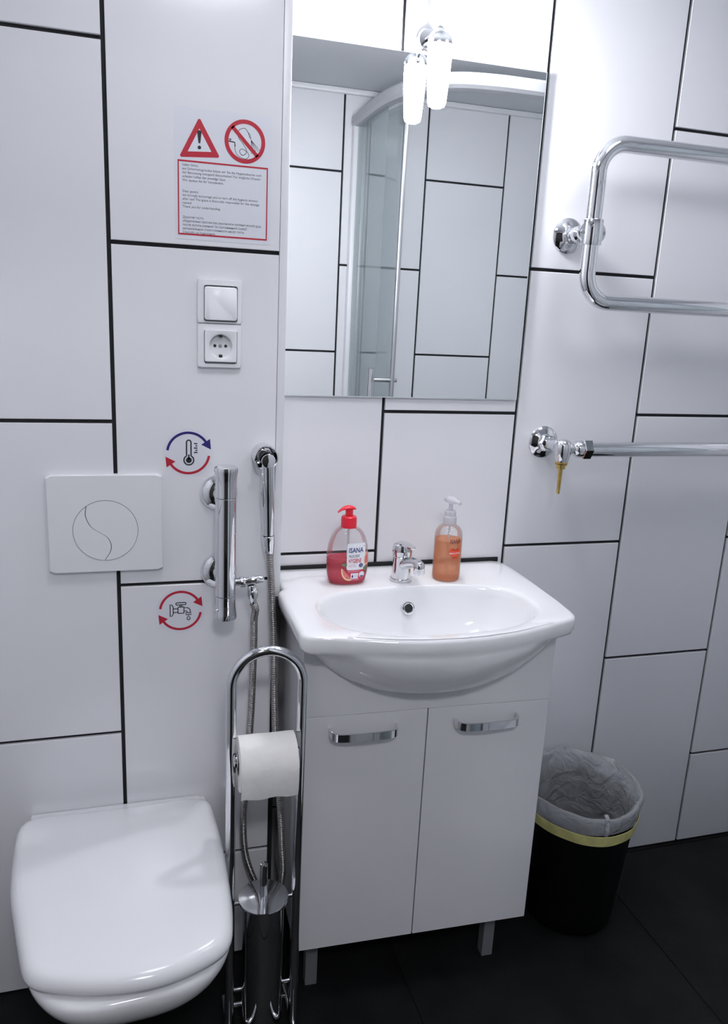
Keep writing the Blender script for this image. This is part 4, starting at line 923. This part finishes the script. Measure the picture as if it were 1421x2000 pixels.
# orange soap
B2 = Bottle([(0.0, 0.0245, 0.0245), (0.0015, 0.0270, 0.0270), (0.006, 0.0288, 0.0288), (0.015, 0.0292, 0.0292), (0.094, 0.0288, 0.0288), (0.101, 0.0278, 0.0278), (0.107, 0.0255, 0.0255), (0.112, 0.0215, 0.0215), (0.1155, 0.0165, 0.0165), (0.1175, 0.0135, 0.0135), (0.120, 0.0125, 0.0125)], (0.6200, 1.4480, ZD), math.radians(6), 2.0)
t = thing('orange_soap_bottle', 'slim cylindrical pump bottle of orange soap with clear white pump on the washbasin', 'soap bottle', B2.c)
obj('bottle', rings([B2.ring(z, 0, 40) for z in (0.0, 0.0015, 0.006, 0.015, 0.05, 0.094, 0.101, 0.107, 0.112, 0.1155, 0.1175, 0.120)], True, False), M['clear'], t, 60)
obj('liquid', rings([B2.ring(z, 0.0014, 40) for z in (0.0018, 0.006, 0.015, 0.05, 0.086)]), M['liquid_orange'], t, 60)
p0 = B2.c
obj('pump_collar', lathe([(0.0130, 0.1180), (0.0138, 0.1185), (0.0136, 0.1330), (0.0118, 0.1350), (0.0116, 0.1440), (0.0095, 0.1460), (0.0050, 0.1465)], p0, seg=30), M['whiteclear'], t)
obj('pump_stem', lathe([(0.0042, 0.1467), (0.0042, 0.1600)], p0, seg=16), M['whiteclear'], t)
nd = Vector((0.35, -1, 0)).normalized(); nw = Vector((nd.y, -nd.x, 0)); rs = []
for d_, w_, z0, z1 in ((-0.0125, 0.0060, 0.1660, 0.1735), (-0.010, 0.0105, 0.1615, 0.1750), (0.0, 0.0118, 0.1600, 0.1755), (0.009, 0.0105, 0.1610, 0.1750), (0.018, 0.0060, 0.1640, 0.1725), (0.028, 0.0038, 0.1625, 0.1690)):
    c_ = p0+nd*d_
    rs.append([c_+nw*(w_*math.cos(a))+Vector((0, 0, (z0+z1)/2+(z1-z0)/2*math.sin(a))) for a in [2*math.pi*i/16 for i in range(16)]])
obj('pump_head', rings(rs), M['whiteclear'], t, 60)
obj('dip_tube', cyl(p0+Vector((0, 0, 0.012)), p0+Vector((0, 0, 0.117)), 0.0022, seg=12), M['whiteclear'], t)
f2_ = lambda d: B2.front(d)
obj('lettering', text_bm("ISANA", -0.0105, 0.0830, f2_(0.0005), width=0.0235, height=0.0092, bold=True), M['brown'], t, 0)
hp_ = []
for i in range(40):
    a = 2*math.pi*i/40; hp_.append((0.0015+0.0132*(16*math.sin(a)**3)/16, 0.0625+0.0148*(13*math.cos(a)-5*math.cos(2*a)-2*math.cos(3*a)-math.cos(4*a))/16))
obj('heart', fan(hp_, f2_(0.0004), 4), M['heart'], t, 0)
obj('lettering', text_bm("BEAUTIFUL", -0.0105, 0.0612, f2_(0.0008), width=0.0245, height=0.0030, bold=True), M['labelwhite'], t, 0)
obj('lettering', text_bm("Hand", -0.0060, 0.0682, f2_(0.0008), width=0.0145, height=0.0042), M['brown'], t, 0)
obj('lettering', text_bm("Soul", -0.0050, 0.0525, f2_(0.0008), width=0.0125, height=0.0042), M['brown'], t, 0)
for z_, w_ in ((0.0385, 0.0150), (0.0355, 0.0115), (0.0240, 0.0120)):
    obj('small_print', text_bm("mmmmmmmm", -0.0055, z_, f2_(0.0005), width=w_, height=0.0014), M['brown'], t, 0)
